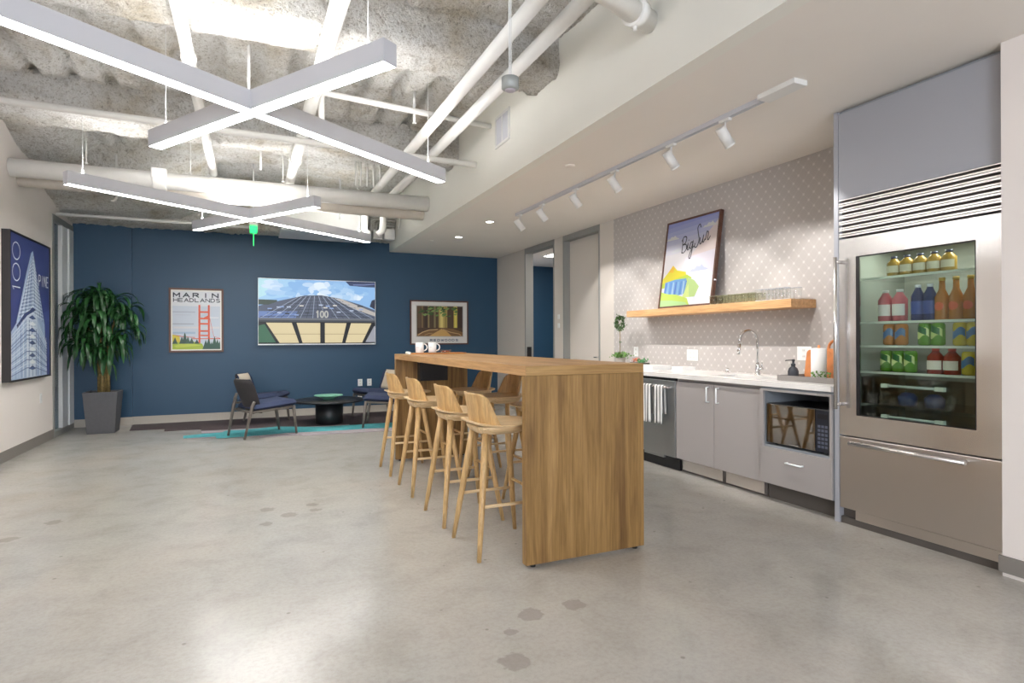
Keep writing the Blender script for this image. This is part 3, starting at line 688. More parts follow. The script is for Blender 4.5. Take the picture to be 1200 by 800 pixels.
MB().lathe([(.0, 0), (.05, 0), (.062, .028), (.058, .028), (.047, .005), (.0, .005)], (0, 0, 0), 28).build('bowl', M['glass'], t)
MB().lathe([(.0, .006), (.04, .008), (.034, .018), (.0, .02)], (0, 0, 0), 14).build('wrapped_sweets', cm('#a8472c'), t)
t = thing('napkin', 'folded white napkin roll at the left end of the serving board', 'napkin', (1.425, 5.70, ZT)); 
MB().tube([(0, -.06, .014), (0, .06, .014)], .013, 12).build('roll', M['paper'], t); MB().tube([(0, -.01, .014), (0, .01, .014)], .0145, 12).build('band', M['white'], t)

# ================================================================== LOUNGE CORNER
def lounge_chair(label, loc, rz):
    t = thing('lounge_chair', label, 'lounge chair', loc, rz, 'dark lounge chairs around the coffee table')
    # local +x is the front
    def slab(u, v, top):
        x = -.24 + u * .56; y = (v - .5) * .54; e = min(1, min(u, 1 - u) * 9) ; f = min(1, min(v, 1 - v) * 9); k = math.sqrt(max(0, e * (2 - e))) * math.sqrt(max(0, f * (2 - f)))
        zc = .365 + .045 * u
        return (x, y, zc + (.05 * k if top else -.035 * k))
    MB().grid(18, 16, lambda u, v: slab(u, v, True)).grid(18, 16, lambda u, v: slab(u, v, False)).build('seat', M['navy'], t)
    def backp(u, v, f):
        s_ = (u - .5) * 2; zz = .30 + v * .43; w_ = .20 + .055 * math.sin(min(1, v * 1.25) * PI * .5); lim = math.sqrt(max(0, 1 - max(0, (v - .78) / .22) ** 2 * .35))
        e = min(1, min(u, 1 - u) * 7); k = math.sqrt(max(0, e * (2 - e))); ev = min(1, min(v, 1 - v) * 9); k *= math.sqrt(max(0, ev * (2 - ev)))
        x = -.19 - (zz - .30) * .36 + .07 * s_ * s_
        return (x + (.035 * k if f else -.022 * k), s_ * w_ * lim, zz)
    MB().grid(18, 18, lambda u, v: backp(u, v, True)).build('back_cushion', M['navy'], t); MB().grid(18, 18, lambda u, v: backp(u, v, False)).build('back_shell', M['char'], t)
    def pil(u, v, s_):
        e = min(1, min(u, 1 - u) * 5); f = min(1, min(v, 1 - v) * 5); k = math.sqrt(max(0, e * (2 - e)) * max(0, f * (2 - f)))
        zz = .425 + v * .30; p = Vector((-.19 - (zz - .3) * .36 + .065 + s_ * .035 * k, (u - .5) * .38 * (1 - .08 * math.sin(v * PI)), zz)); return p
    MB().grid(12, 12, lambda u, v: pil(u, v, 1)).grid(12, 12, lambda u, v: pil(u, v, -1)).build('pillow', M['cushion'], t)
    for sy in (-1, 1):
        MB().tube([(-.36, sy * .235, 0), (-.275, sy * .262, .40), (-.25, sy * .268, .46)], [.014, .021, .018], 10).build('leg', M['legwood'], t)
        MB().tube([(.315, sy * .235, 0), (.27, sy * .245, .365)], [.014, .022], 10).build('leg', M['legwood'], t)
        MB().tube([(-.29, sy * .255, .325), (.28, sy * .243, .355)], .016, 8).build('side_rail', M['legwood'], t)
    MB().tube([(.275, -.24, .35), (.275, .24, .35)], .015, 8).tube([(-.25, -.25, .32), (-.25, .25, .32)], .015, 8).build('cross_rail', M['legwood'], t)
    return t
lounge_chair('dark lounge chair with cream pillow seen from behind, nearest the viewer', (.17, 8.22, .0135), .42)
lounge_chair('dark lounge chair behind the nearest one, close to the blue wall', (.16, 9.38, .0135), -.38)
lounge_chair('dark lounge chair right of the round coffee table, partly behind the bar stools', (1.79, 8.36, .0135), PI - .3)
lounge_chair('dark lounge chair right of the coffee table, close to the blue wall', (1.86, 9.42, .0135), PI + .35)
t = thing('coffee_table', 'low round black coffee table on a thick drum base', 'coffee table', (1.06, 8.93, .0108))
MB().lathe([(.0, .322), (.49, .322), (.50, .328), (.50, .344), (.49, .35), (.0, .35)], (0, 0, 0), 64).build('tabletop', M['black_wood'], t)
MB().lathe([(.19, 0), (.195, .006), (.195, .29), (.175, .30), (.175, .322)], (0, 0, 0), 48).build('drum_base', M['black'], t)
o = MB().lathe([(.0, 0), (.07, 0), (.08, .012), (.15, .042), (.205, .058), (.2, .064), (.14, .052), (.06, .022), (.0, .018)], (0, 0, 0), 48).build('bowl', M['mint']); o.location = (1.05, 8.93, .3615); tag(o, 'wide shallow mint green bowl on the round black coffee table', 'bowl')
# rug made of stepped planks of carpet
t = thing('rug', 'angular stepped area rug in dark brown, grey and teal under the lounge chairs', 'rug', (0, 0, 0))
def steps(x0, x1, ya, yb, seed, jag=.16, n=14):
    rnd = random.Random(seed); up = []
    for i in range(n):
        a = x0 + (x1 - x0) * i / n; c = x0 + (x1 - x0) * (i + 1) / n; f = (i + .5) / n; y = ya + (yb - ya) * f + rnd.uniform(-jag, jag) * .5; up += [(a, y), (c, y)]
    return up
front = [(-1.50, 9.42), (-1.08, 9.32), (-1.08, 9.16), (-.62, 9.14), (-.62, 8.92), (-.22, 8.90)]
MB().prism([(-1.55, 9.98), (-1.50, 9.42), (-1.08, 9.40), (-1.06, 9.16), (-.62, 9.14), (-.60, 8.92), (.2, 8.88), (.22, 8.74), (1.3, 8.70), (1.32, 8.58), (2.5, 8.50), (3.2, 8.5), (3.2, 9.98)], .001, .009).build('dark_field', M['rug_dark'], t)
MB().prism([(-.60, 8.92), (-.58, 8.70), (-.30, 8.70), (-.28, 8.46), (-.7, 8.46), (-.72, 8.32), (-.2, 8.30), (-.18, 8.18), (.1, 8.16), (.12, 8.04), (.6, 8.02), (.62, 7.95), (2.4, 7.86), (3.2, 7.86), (3.2, 8.5), (2.5, 8.50), (1.32, 8.58), (1.3, 8.70), (.22, 8.74), (.2, 8.88)], .001, .0085).build('grey_field', M['rug_mid'], t)
MB().prism([(-.78, 8.56), (-.76, 8.34), (-.40, 8.32), (-.38, 8.16), (-.05, 8.16), (.45, 8.24), (.9, 8.18), (1.5, 8.16), (2.2, 8.04), (3.2, 8.02), (3.2, 8.60), (2.3, 8.60), (1.6, 8.62), (.9, 8.60), (.35, 8.90), (-.1, 8.78), (-.3, 8.80), (-.34, 8.66), (-.5, 8.64)], .0088, .0105).build('teal_band', M['rug_teal'], t)

# ================================================================== POTTED DRACAENA
t = thing('potted_plant', 'tall leafy green plant in a tapered dark grey planter by the glass door', 'plant', (-1.80, 9.44, 0))
b = MB(); r0, r1 = .155, .195; H = .55
v = []
for z, r in ((0, r0), (H, r1), (H, r1 - .025), (H - .05, r1 - .03)):
    v.append([b.bm.verts.new((sx * r, sy * r, z)) for sx, sy in ((-1, -1), (1, -1), (1, 1), (-1, 1))])
for a, c in zip(v, v[1:]):
    for i in range(4): b.bm.faces.new((a[i], a[(i + 1) % 4], c[(i + 1) % 4], c[i]))
b.bm.faces.new(v[0][::-1]); b.build('planter', M['planter'], t, bevel=.004)
MB().box(-.165, .165, -.165, .165, H - .07, H - .02).build('soil', M['soil'], t)
canes = [((.015, .0), .98, (.02, .0)), ((-.045, .03), 1.35, (-.06, .02)), ((.05, .03), 1.15, (.05, .02)), ((.0, -.05), .78, (-.01, -.05))]
for (cx_, cy_), h_, (tx, ty) in canes: MB().tube([(cx_, cy_, H - .05), ((cx_ + tx) / 2, (cy_ + ty) / 2, (H + h_) / 2 + .1), (tx, ty, h_)], [.026, .022, .019], 10).build('cane', M['cane'], t)
b = MB(); rnd = random.Random(11)
def leaf(p, az, el, L_, wd):
    n = 7; d = Vector((math.cos(az), math.sin(az), 0)); s_ = Vector((-d.y, d.x, 0)); q = Vector(p); e = el; row = None; tw = rnd.uniform(-.35, .35)
    for i in range(n + 1):
        k = i / n; w_ = wd * (math.sin(PI * min(1, k * .92 + .06)) ** .7) * .5; ss = s_ * math.cos(tw) + Vector((0, 0, 1)) * math.sin(tw)
        up = Vector((0, 0, 1)) * math.cos(e) - d * math.sin(e)
        a = [b.bm.verts.new(q + ss * w_ + up * w_ * .25), b.bm.verts.new(q - up * w_ * .15), b.bm.verts.new(q - ss * w_ + up * w_ * .25)]
        if row:
            for j in (0, 1): b.bm.faces.new((row[j], row[j + 1], a[j + 1], a[j])).smooth = True
        row = a; q = q + (d * math.cos(e) + Vector((0, 0, 1)) * math.sin(e)) * L_ / n; e = max(-1.45, e - rnd.uniform(.22, .42) * (1.35 - k * .3))
heads = [(-.08, .02, 1.80, 50, 1.1), (.12, .0, 1.74, 36, 1.0), (-.27, .0, 1.55, 40, 1.1), (-.04, -.15, 1.50, 46, 1.1), (.26, .03, 1.60, 30, 1.0), (-.2, .08, 1.75, 26, 1.0), (.06, .05, 1.22, 26, 1.0), (-.16, -.1, 1.15, 34, 1.05), (.16, -.1, 1.22, 26, .95), (-.26, -.02, 1.28, 26, 1.05), (.02, -.08, 1.05, 14, .9), (.3, -.02, 1.38, 16, .9)]
for hx, hy, hz, n, s_ in heads:
    for i in range(n):
        k = i / n; leaf((hx + rnd.uniform(-.05, .05), hy + rnd.uniform(-.05, .05), hz + .16 * k - .08), i * 2.4 + rnd.uniform(-.5, .5), -.1 + k * 1.2 + rnd.uniform(-.4, .3), (.33 + rnd.uniform(-.10, .10)) * s_, rnd.uniform(.034, .062))
leaf((-.1, 0, 1.72), 2.7, .9, .42, .02)
for v_ in b.bm.verts: v_.co.y = min(v_.co.y, YB - 9.44 - .06); v_.co.x = max(v_.co.x, XL + 1.80 + .02)
b.build('foliage', M['leaf'], t, recalc=False)
for p0, p1 in (((.0, .0, .9), (.14, .0, 1.55)), ((-.06, .02, 1.2), (-.18, .0, 1.42)), ((-.03, .0, 1.0), (-.0, -.13, 1.4)), ((.03, .02, 1.0), (.2, .05, 1.3)), ((-.06, .02, 1.3), (-.06, .02, 1.7))): MB().tube([p0, p1], .012, 8).build('branch', M['cane'], t)

# ================================================================== PICTURES AND SCREEN
def frame_box(t, w_, h_, dep, fr, m_, name='frame'):
    """in the picture's own space: u along x, v along z, picture faces -y; built as four bars and a back"""
    MB().box(0, w_, -dep, 0, 0, fr).box(0, w_, -dep, 0, h_ - fr, h_).box(0, fr, -dep, 0, fr, h_ - fr).box(w_ - fr, w_, -dep, 0, fr, h_ - fr).build(name, M[m_], t, bevel=.0015)
# -- tall skyscraper picture on the left wall
W_, H_ = 1.32, 1.555
t = thing('framed_picture', 'tall blue picture of a pale skyscraper in a thick black frame on the left wall', 'picture', (XL, 7.48, .806), PI / 2)
MB().box(0, W_, -.072, 0, 0, .018).box(0, W_, -.072, 0, H_ - .018, H_).box(0, .018, -.072, 0, .018, H_ - .018).box(W_ - .018, W_, -.072, 0, .018, H_ - .018).build('frame', M['black_frame'], t)
A = Art(planem((0, -.062, 0), (1, 0, 0), (0, 0, 1)), 0, .35)
A.rect('#404a86', .018, .018, W_ - .018, H_ - .018)
A.poly('#4a5596', [(.02, .02), (W_ - .02, .02), (W_ - .02, .8), (.02, .5)])
apex = (.72, 1.43)
A.poly('#a9bedd', [(.20, .62), (.50, 1.15), (.66, 1.40), apex, (.82, 1.22), (1.12, .62), (1.14, .40), (.70, .34)])
A.poly('#bccfe8', [(.03, .02), (.03, .50), (.28, .66), (.50, .74), (.72, .82), (.90, .66), (1.18, .40), (1.20, .02)])
A.poly('#d3e0f1', [(.50, .02), (.50, .74), (.72, .82), (.86, .70), (.84, .02)])
rnd = random.Random(3)
for i in range(26):      # ribs of the tower
    f = i / 25; xb = .22 + f * .88; xt = .60 + f * .22; c = rnd.choice(['#eef4fb', '#dfeaf6', '#6d83b4', '#8da3cb'])
    A.line(c, [(xb, .62 + .10 * math.sin(f * PI)), (xt, 1.36 - abs(f - .45) * .30)], .011)
for i in range(34):
    z = .70 + i * .02; k = (1.42 - z) / .8; A.line('#62779f' if i % 2 else '#f4f8fd', [(.72 - .50 * k, z - .02), (.72, z + .03), (.72 + .40 * k, z - .03)], .004)
A.poly('#3d4a7d', [(.20, .585), (.44, .72), (.60, .76), (.70, .80), (.80, .77), (.72, .75), (.52, .70), (.34, .62), (.22, .55)])
for i in range(20):      # lower block
    x = .05 + i * .058; A.line(rnd.choice(['#eef4fb', '#5c719f', '#7f96c2', '#f6f9fd']), [(x, .03), (x + .03 * math.sin(i), .46 + .20 * math.sin(min(1, max(0, (x - .05) / .9)) * PI))], rnd.choice([.006, .010, .014]))
for i in range(13): A.line(rnd.choice(['#e8f0fa', '#6a80ae']), [(.04, .06 + i * .034), (.50, .13 + i * .045), (.80, .12 + i * .045), (1.19, .05 + i * .028)], .008)
for i in range(9): A.poly('#f5f9fd' if i % 2 else '#4e6290', [(.56, .12 + i * .07), (.68, .15 + i * .07), (.80, .11 + i * .07), (.68, .10 + i * .07)])
mmr = lambda pts, ox, oz, cw, chh: [(ox - (p[1]) * chh, oz + p[0] * cw) for p in pts]
for k, g in enumerate('100'):
    for pl in GL[g]: A.line('#f2f5fa', mmr(pl, .30, .93 + [0, .12, .34][k] , [.10, .18, .18][k], .22), .012)
A.text('#eef2f8', 'PINE', .90, 1.06, .070, .12, .024, .012)
A.build('print', t)
# -- poster helper for the back wall
def on_back(name, x, z, w_, h_, label, cat, dep, fr, fm, y=YB - .002):
    t = thing(name, label, cat, (x, y, z)); frame_box(t, w_, h_, dep, fr, fm); return t
t = on_back('framed_poster', -1.105, 1.048, .735, .972, 'portrait poster of an orange bridge tower with MARIN HEADLANDS lettering on the blue wall', 'poster', .030, .028, 'brownframe')
A = Art(planem((0, -.022, 0), (1, 0, 0), (0, 0, 1)), 0, .4)
A.rect('#eeeae2', .028, .028, .707, .944)
A.rect('#c9d0da', .045, .045, .690, .72); A.rect('#dedfe2', .045, .70, .690, .925)
for (x, z, w2, h2, c) in ((.05, .60, .30, .02, '#b4b9c6'), (.08, .56, .22, .012, '#c2c6d0'), (.45, .52, .22, .015, '#e2e2e6'), (.05, .42, .28, .018, '#a9aeb9'), (.06, .36, .62, .03, '#d8d6d8'), (.05, .28, .3, .03, '#a8bccf')): A.rect(c, x, z, x + w2, z + h2)
A.rect('#d9572c', .300, .20, .690, .212); A.line('#d9572c', [(.045, .265), (.2, .235), (.345, .225)], .010)
for x in (.392, .520): A.rect('#de5226', x, .11, x + .026, .72)
for z in (.60, .50, .42, .31, .245): A.rect('#e0582b', .392, z, .546, z + (.026 if z > .3 else .02))
A.poly('#e0582b', [(.418, .50), (.52, .56), (.52, .50)]); A.line('#d9572c', [(.690, .21), (.60, .24), (.53, .60)], .005)
A.poly('#d2c23a', [(.045, .27), (.14, .24), (.16, .045), (.045, .045)]); A.poly('#a9bd35', [(.045, .14), (.16, .16), (.30, .17), (.44, .13), (.47, .06), (.45, .045), (.045, .045)])
A.poly('#c6d24a', [(.06, .10), (.22, .15), (.36, .12), (.44, .10), (.3, .09), (.1, .07)])
for x, h2, c in ((.08, .21, '#2d4f3a'), (.17, .22, '#33523f'), (.21, .28, '#2f4b3c'), (.25, .22, '#3a5a45'), (.30, .20, '#33523f'), (.37, .18, '#2f4b3c')): A.poly(c, [(x - .035, .13), (x + .035, .13), (x + .008, h2), (x, h2 + .02), (x - .008, h2)])
for x, h2 in ((.49, .17), (.53, .20), (.57, .14), (.61, .22), (.65, .18), (.68, .15)): A.poly('#2a5340', [(x - .045, .045), (min(.69, x + .045), .045), (x + .006, h2), (x, h2 + .025), (x - .006, h2)])
A.text('#20283a', 'MARIN', .062, .838, .078, .056, .052, .017); A.text('#2b3040', 'HEADLANDS', .062, .765, .054, .050, .0175, .011)
A.build('print', t)
t = on_back('framed_poster', 2.565, 1.138, 1.078, .785, 'landscape poster of sunlit forest tree trunks with a wide white border on the blue wall', 'poster', .030, .024, 'walnut')
A = Art(planem((0, -.022, 0), (1, 0, 0), (0, 0, 1)), 0, .4)
A.rect('#d9d6d2', .024, .024, 1.054, .761); A.rect('#bdb9b4', .105, .135, .985, .70); A.rect('#4a3528', .12, .15, .97, .685)
for x, w2, c in ((.13, .06, '#5f4a35'), (.20, .035, '#77603f'), (.26, .05, '#3a2a22'), (.32, .03, '#8a7a50'), (.37, .05, '#4b3b2a'), (.43, .035, '#7f7550'), (.48, .04, '#57452f'), (.52, .16, '#b9a25c'), (.55, .05, '#d9c77c'), (.63, .04, '#9b8648'), (.70, .07, '#4c3a28'), (.80, .07, '#c4b052'), (.82, .03, '#dccb62'), (.88, .09, '#3b2923')): A.rect(c, x, .30, x + w2, .685)
for i in range(46):
    x = .14 + rnd.random() * .72; z = .50 + rnd.random() * .165; s_ = .02 + rnd.random() * .04; A.poly(rnd.choice(['#4c6b35', '#5f8040', '#7b9650', '#3a5229']), [(x - s_, z), (x, z - s_ * .5), (x + s_, z + .008), (x + s_ * .2, z + s_ * .5)])
A.poly('#7a5a38', [(.12, .15), (.97, .15), (.97, .22), (.80, .28), (.60, .30), (.40, .27), (.22, .22), (.12, .19)])
A.poly('#c79d5e', [(.34, .15), (.76, .15), (.66, .24), (.57, .28), (.50, .24)]); A.line('#c9a878', [(.14, .17), (.22, .22), (.34, .26), (.50, .27)], .014); A.line('#bf9b6a', [(.60, .27), (.74, .22), (.90, .19), (.94, .16)], .014); A.line('#ab8858', [(.26, .17), (.34, .20), (.42, .19)], .012)
A.text('#4c5a72', 'REDWOODS', .36, .062, .046, .034, .022, .009)
A.build('print', t)
# -- wall television
t = thing('wall_television', 'large wall television showing a tower seen from below against a blue sky', 'television', (.117, YB - .002, 1.150), 0)
TW, TH, TD = 1.835, 1.060, .085
MB().box(0, TW, -TD, -TD + .03, 0, TH).box(.3, TW - .3, -TD + .03, 0, .2, TH - .2).build('casing', M['black'], t, bevel=.003)
MB().box(0, TW, -TD - .003, -TD - .0005, 0, .020).box(0, .008, -TD - .003, -TD - .0005, .02, TH).box(TW - .008, TW, -TD - .003, -TD - .0005, .02, TH).box(.008, TW - .008, -TD - .003, -TD - .0005, TH - .008, TH).build('bezel', M['frame_light'], t)
A = Art(planem((.008, -TD - .001, .02), (1, 0, 0), (0, 0, 1)), .66); w2, h2 = TW - .016, TH - .028
A.rect('#8fb9e6', 0, 0, w2, h2)
A.poly('#a5cdec', [(0, .66 * h2), (.3 * w2, .75 * h2), (.3 * w2, h2), (0, h2)]); A.poly('#b8e0ea', [(0, .7 * h2), (.12 * w2, .8 * h2), (.16 * w2, h2), (0, h2)])
for i in range(110):
    x = rnd.uniform(.07, .92); z = rnd.uniform(.72, .95); g_ = noise.noise(Vector((x * 5, z * 7, 2.2))); cc_ = ['#8ab6e4', '#98c0e8', '#a9cbec', '#bcd6f0', '#d0e2f4', '#dfecf7'][max(0, min(5, int(2.2 + g_ * 6)))]
    A.poly(cc_, [((x + (.035 + .02 * math.sin(i)) * math.cos(a * PI / 6)) * w2, (z + .035 * math.sin(a * PI / 6)) * h2) for a in range(12)])
A.poly('#3a4566', [(.73 * w2, h2), (w2, h2), (w2, .915 * h2), (.92 * w2, .915 * h2), (.77 * w2, .93 * h2)]); A.line('#8592bd', [(.80 * w2, .945 * h2), (.9 * w2, .95 * h2), (w2, .97 * h2)], .012)
A.poly('#2c3145', [(.95 * w2, .60 * h2), (w2, .55 * h2), (w2, .72 * h2), (.97 * w2, .70 * h2)])
A.poly('#575f72', [(0, .36 * h2), (0, .58 * h2), (.16 * w2, .66 * h2), (.38 * w2, .755 * h2), (.52 * w2, .765 * h2), (.68 * w2, .72 * h2), (.86 * w2, .63 * h2), (w2, .54 * h2), (w2, .36 * h2)])
A.poly('#46524c', [(0, .60 * h2), (0, .68 * h2), (.15 * w2, .675 * h2), (.15 * w2, .65 * h2), (.08 * w2, .60 * h2)])
A.poly('#6f86b8', [(0, .38 * h2), (0, .50 * h2), (.32 * w2, .50 * h2), (.30 * w2, .38 * h2)]); A.poly('#b8b2ac', [(.60 * w2, .74 * h2), (.70 * w2, .71 * h2), (w2, .50 * h2), (w2, .44 * h2), (.80 * w2, .56 * h2)])
for i in range(7): z = .42 + i * .05; A.line(rnd.choice(['#2b303c', '#39414f']), [((.012 + i * .055) * w2, z * h2), (.5 * w2, (z + .022) * h2), ((.988 - i * .055) * w2, z * h2)], .010 - i * .0008)
for i in range(19):
    f = (i - 9) / 9; A.line('#2a2f3b' if i % 2 else '#a9b6cb', [((.5 + f * .48) * w2, .40 * h2), ((.48 + f * .16) * w2, (.755 - .03 * abs(f)) * h2)], .006)
for i in range(24): x = rnd.uniform(.05, .95); z = rnd.uniform(.42, .60); A.rect(rnd.choice(['#8fa6d4', '#b9c6dd', '#d9d4cb', '#30363f']), x * w2, z * h2, (x + .035) * w2, (z + .018) * h2)
A.rect('#43474f', 0, .335 * h2, w2, .385 * h2); A.rect('#6b6f76', 0, .37 * h2, w2, .40 * h2)
A.rect('#191c22', 0, 0, w2, .34 * h2)
for a0, a1, b1, b0 in ((.06, .27, .33, .17), (.31, .51, .51, .36), (.55, .74, .70, .55), (.78, .965, .88, .73)):
    A.poly('#d9c9a0', [(b0 * w2, .012 * h2), (b1 * w2, .012 * h2), (a1 * w2, .325 * h2), (a0 * w2, .325 * h2)])
    m1 = lambda s_, e_: e_ + (s_ - e_) * .45; A.line('#a99a78', [(m1(a0, b0) * w2, .150 * h2), (m1(a1, b1) * w2, .150 * h2)], .010)
A.poly('#3f6a52', [(0, .02 * h2), (0, .28 * h2), (.05 * w2, .30 * h2), (.14 * w2, .02 * h2)]); A.poly('#9a9ca4', [(.91 * w2, .02 * h2), (.99 * w2, .28 * h2), (w2, .28 * h2), (w2, .02 * h2)])
A.rect('#50566a', .455 * w2, .405 * h2, .61 * w2, .53 * h2); A.text('#b4b4ae', '100', .475 * w2, .415 * h2, .048, .10, .020, .022)
A.build('screen', t)

# ================================================================== KITCHEN
CT = .905
# worktop with a cut-out for the sink
SX0, SX1, SY0, SY1 = 3.70, 4.02, 3.40, 4.02
b = MB(); ya, yb = 2.722, 6.02; xa, xb = XF - .025, XW - .002
b.box(xa, SX0, ya, yb, CT - .042, CT).box(SX1, xb, ya, yb, CT - .042, CT).box(SX0, SX1, ya, SY0, CT - .042, CT).box(SX0, SX1, SY1, yb, CT - .042, CT)
tag(b.build('worktop', M['counter'], bevel=.002), 'continuous white quartz worktop running along the kitchen wall', 'worktop')
b = MB(); z0 = CT - .20; e = .004
b.box(SX0 - .01, SX1 + .01, SY0 - .01, SY1 + .01, z0, z0 + e).box(SX0 - .01, SX0 - .002, SY0 - .01, SY1 + .01, z0 + e, CT - .0425).box(SX1 + .002, SX1 + .01, SY0 - .01, SY1 + .01, z0 + e, CT - .0425)
b.box(SX0 - .002, SX1 + .002, SY0 - .01, SY0 - .002, z0 + e, CT - .0425).box(SX0 - .002, SX1 + .002, SY1 + .002, SY1 + .01, z0 + e, CT - .0425)
o = b.build('sink', M['dish']); tag(o, 'undermounted steel sink basin let into the white worktop', 'sink')
MB().lathe([(.0, z0 + .006), (.03, z0 + .006), (.04, z0 + .005)], ((SX0 + SX1) / 2, (SY0 + SY1) / 2, 0), 20).build('drain', M['chrome'], o)
# faucet
t = thing('faucet', 'tall chrome gooseneck faucet behind the sink', 'faucet', (4.06, 3.81, CT))
arc = [(-.105 + .105 * math.cos(PI * k / 12), 0, .285 + .105 * math.sin(PI * k / 12)) for k in range(12)]
MB().tube([(0, 0, .08)] + [(0, 0, .28)] + arc[1:] + [(-.212, 0, .27)], .0115, 14).build('spout', M['chrome'], t)
MB().tube([(-.211, 0, .272), (-.222, 0, .19)], [.0135, .0165], 14).tube([(-.222, 0, .19), (-.2225, 0, .186)], .014, 14).build('spray_head', M['chrome'], t)
MB().lathe([(.026, 0), (.026, .006), (.017, .012), (.017, .08), (.0175, .10), (.012, .104)], (0, 0, 0), 20).build('base', M['chrome'], t)
MB().tube([(0, 0, .055), (0, -.055, .06)], .012, 12).tube([(0, -.045, .06), (-.005, -.052, .115)], .005, 8).build('lever', M['chrome'], t)
o = MB().lathe([(.021, 0), (.021, .006), (.012, .010), (.012, .030), (.017, .034), (.017, .042), (.0, .044)], (0, 0, 0), 18).build('push_button', M['chrome']); o.location = (4.10, 4.21, CT); tag(o, 'small chrome push button standing left of the faucet', 'button')

# base units
def handle_bar(parent, pts, name='handle', m_='steel_g'):
    return MB().tube(pts, .0055, 8).build(name, M[m_], parent)
def cab_body(t, y0, y1, z0=.13, ztop=CT - .044, depth=.60, open_front=True):
    b = MB(); x0 = XF + .021; x1 = XF + depth
    b.box(x0, x1, y0, y0 + .016, z0, ztop).box(x0, x1, y1 - .016, y1, z0, ztop).box(x0, x1, y0 + .016, y1 - .016, z0, z0 + .016).box(x1 - .01, x1, y0 + .016, y1 - .016, z0 + .016, ztop)
    b.box(x0 + .0, x1 - .01, y0 + .016, y1 - .016, ztop - .012, ztop)
    return b.build('body', M['cab'], t)
t = thing('sink_cabinet', 'light grey two-door base cabinet below the sink', 'cabinet', (0, 0, 0))
b = MB(); x0, x1, y0, y1, zt_ = XF + .021, XF + .60, 3.345, 4.325, CT - .044
b.box(x0, x1, y0, y0 + .016, .13, zt_).box(x0, x1, y1 - .016, y1, .13, zt_).box(x0, x1, y0 + .016, y1 - .016, .13, .146).box(x1 - .01, x1, y0 + .016, y1 - .016, .146, zt_).box(x0, x0 + .04, y0 + .016, y1 - .016, zt_ - .02, zt_); b.build('body', M['cab'], t)
for ya_, yb_, hy in ((3.843, 4.322, 3.90), (3.347, 3.839, 3.785)):
    d = MB().box(XF, XF + .019, ya_, yb_, .128, .835).build('door', M['cab'], t, bevel=.0015)
    MB().tube([(XF, hy, .685), (XF - .03, hy, .685), (XF - .03, hy, .81), (XF, hy, .81)], .0062, 8).build('handle', M['frame_light'], d)
for ya_, yb_ in ((3.80, 4.30), (3.36, 3.76)): MB().box(XF + .055, XF + .075, ya_, yb_, .02, .118).build('toe_grille', M['steel_g'], t)
MB().box(XF + .076, XF + .09, 3.345, 4.325, 0, .129).build('toe_kick', M['toe'], t)
# dishwasher
t = thing('dishwasher', 'built-in stainless dishwasher with bar handle, left of the sink cabinet', 'dishwasher', (0, 0, 0))
MB().box(XF + .024, XF + .58, 4.345, 4.93, .10, CT - .046).build('body', M['black'], t)
MB().box(XF - .004, XF + .022, 4.335, 4.935, .125, .835).build('door', M['dish'], t, bevel=.003)
MB().box(XF + .002, XF + .022, 4.335, 4.935, .84, .858).build('control_strip', M['black'], t)
MB().tube([(XF - .050, 4.365, .775), (XF - .050, 4.905, .775)], .011, 12).tube([(XF - .004, 4.39, .775), (XF - .050, 4.39, .775)], .009, 10).tube([(XF - .004, 4.88, .775), (XF - .050, 4.88, .775)], .009, 10).build('handle', M['steel_g'], t)
MB().box(XF + .05, XF + .07, 4.335, 4.935, .0, .099).build('toe_kick', M['black'], t)
MB().box(XF - .002, XF + .02, 4.50, 4.80, .10, .124).build('vent', M['dish'], t)
# end filler cabinet beyond the dishwasher
t = thing('end_cabinet', 'narrow grey cabinet at the far end of the worktop, mostly behind the bar table', 'cabinet', (0, 0, 0))
cab_body(t, 4.945, 6.01); MB().box(XF, XF + .019, 4.947, 5.47, .128, .845).build('door', M['cab'], t, bevel=.0015); MB().box(XF, XF + .019, 5.475, 6.008, .128, .845).build('door', M['cab'], t, bevel=.0015); MB().box(XF + .076, XF + .09, 4.945, 6.01, 0, .129).build('toe_kick', M['toe'], t)
# microwave cabinet
t = thing('microwave_cabinet', 'light grey cabinet with open niche above one drawer, beside the refrigerator', 'cabinet', (0, 0, 0))
x0 = XF + .0; y0, y1 = 2.722, 3.335
MB().box(x0, XF + .60, y0, y0 + .018, .13, CT - .044).box(x0, XF + .60, y1 - .034, y1, .13, CT - .044).box(x0, XF + .60, y0 + .018, y1 - .034, .405, .424).box(x0 + .02, XF + .60, y0 + .018, y1 - .034, .13, .146).box(XF + .59, XF + .60, y0 + .018, y1 - .034, .424, CT - .062).box(x0, XF + .60, y0 + .018, y1 - .034, CT - .062, CT - .044).build('body', M['cab_in'], t, bevel=.001)
d = MB().box(XF - .019, XF - .001, y0 + .002, y1 - .002, .135, .408).build('drawer', M['cab'], t, bevel=.0015)
MB().tube([(XF - .019, 2.95, .32), (XF - .045, 2.95, .32), (XF - .045, 3.08, .32), (XF - .019, 3.08, .32)], .0065, 8).build('handle', M['frame_light'], d)
MB().box(XF - .019, XF - .001, y0 + .002, y0 + .020, .41, .845).box(XF - .019, XF - .001, y1 - .034, y1 - .002, .41, .845).box(XF - .019, XF - .001, y0 + .02, y1 - .034, .83, .845).build('face_frame', M['cab'], t, bevel=.001)
MB().box(XF + .076, XF + .09, y0, y1, 0, .129).build('toe_kick', M['toe'], t)
t = thing('microwave', 'black mirror-fronted microwave oven inside the open cabinet niche', 'microwave', (0, 0, .4245))
my0, my1 = 2.752, 3.290
MB().box(XF + .012, XF + .42, my0, my1, .012, .312).build('body', M['black'], t, bevel=.003)
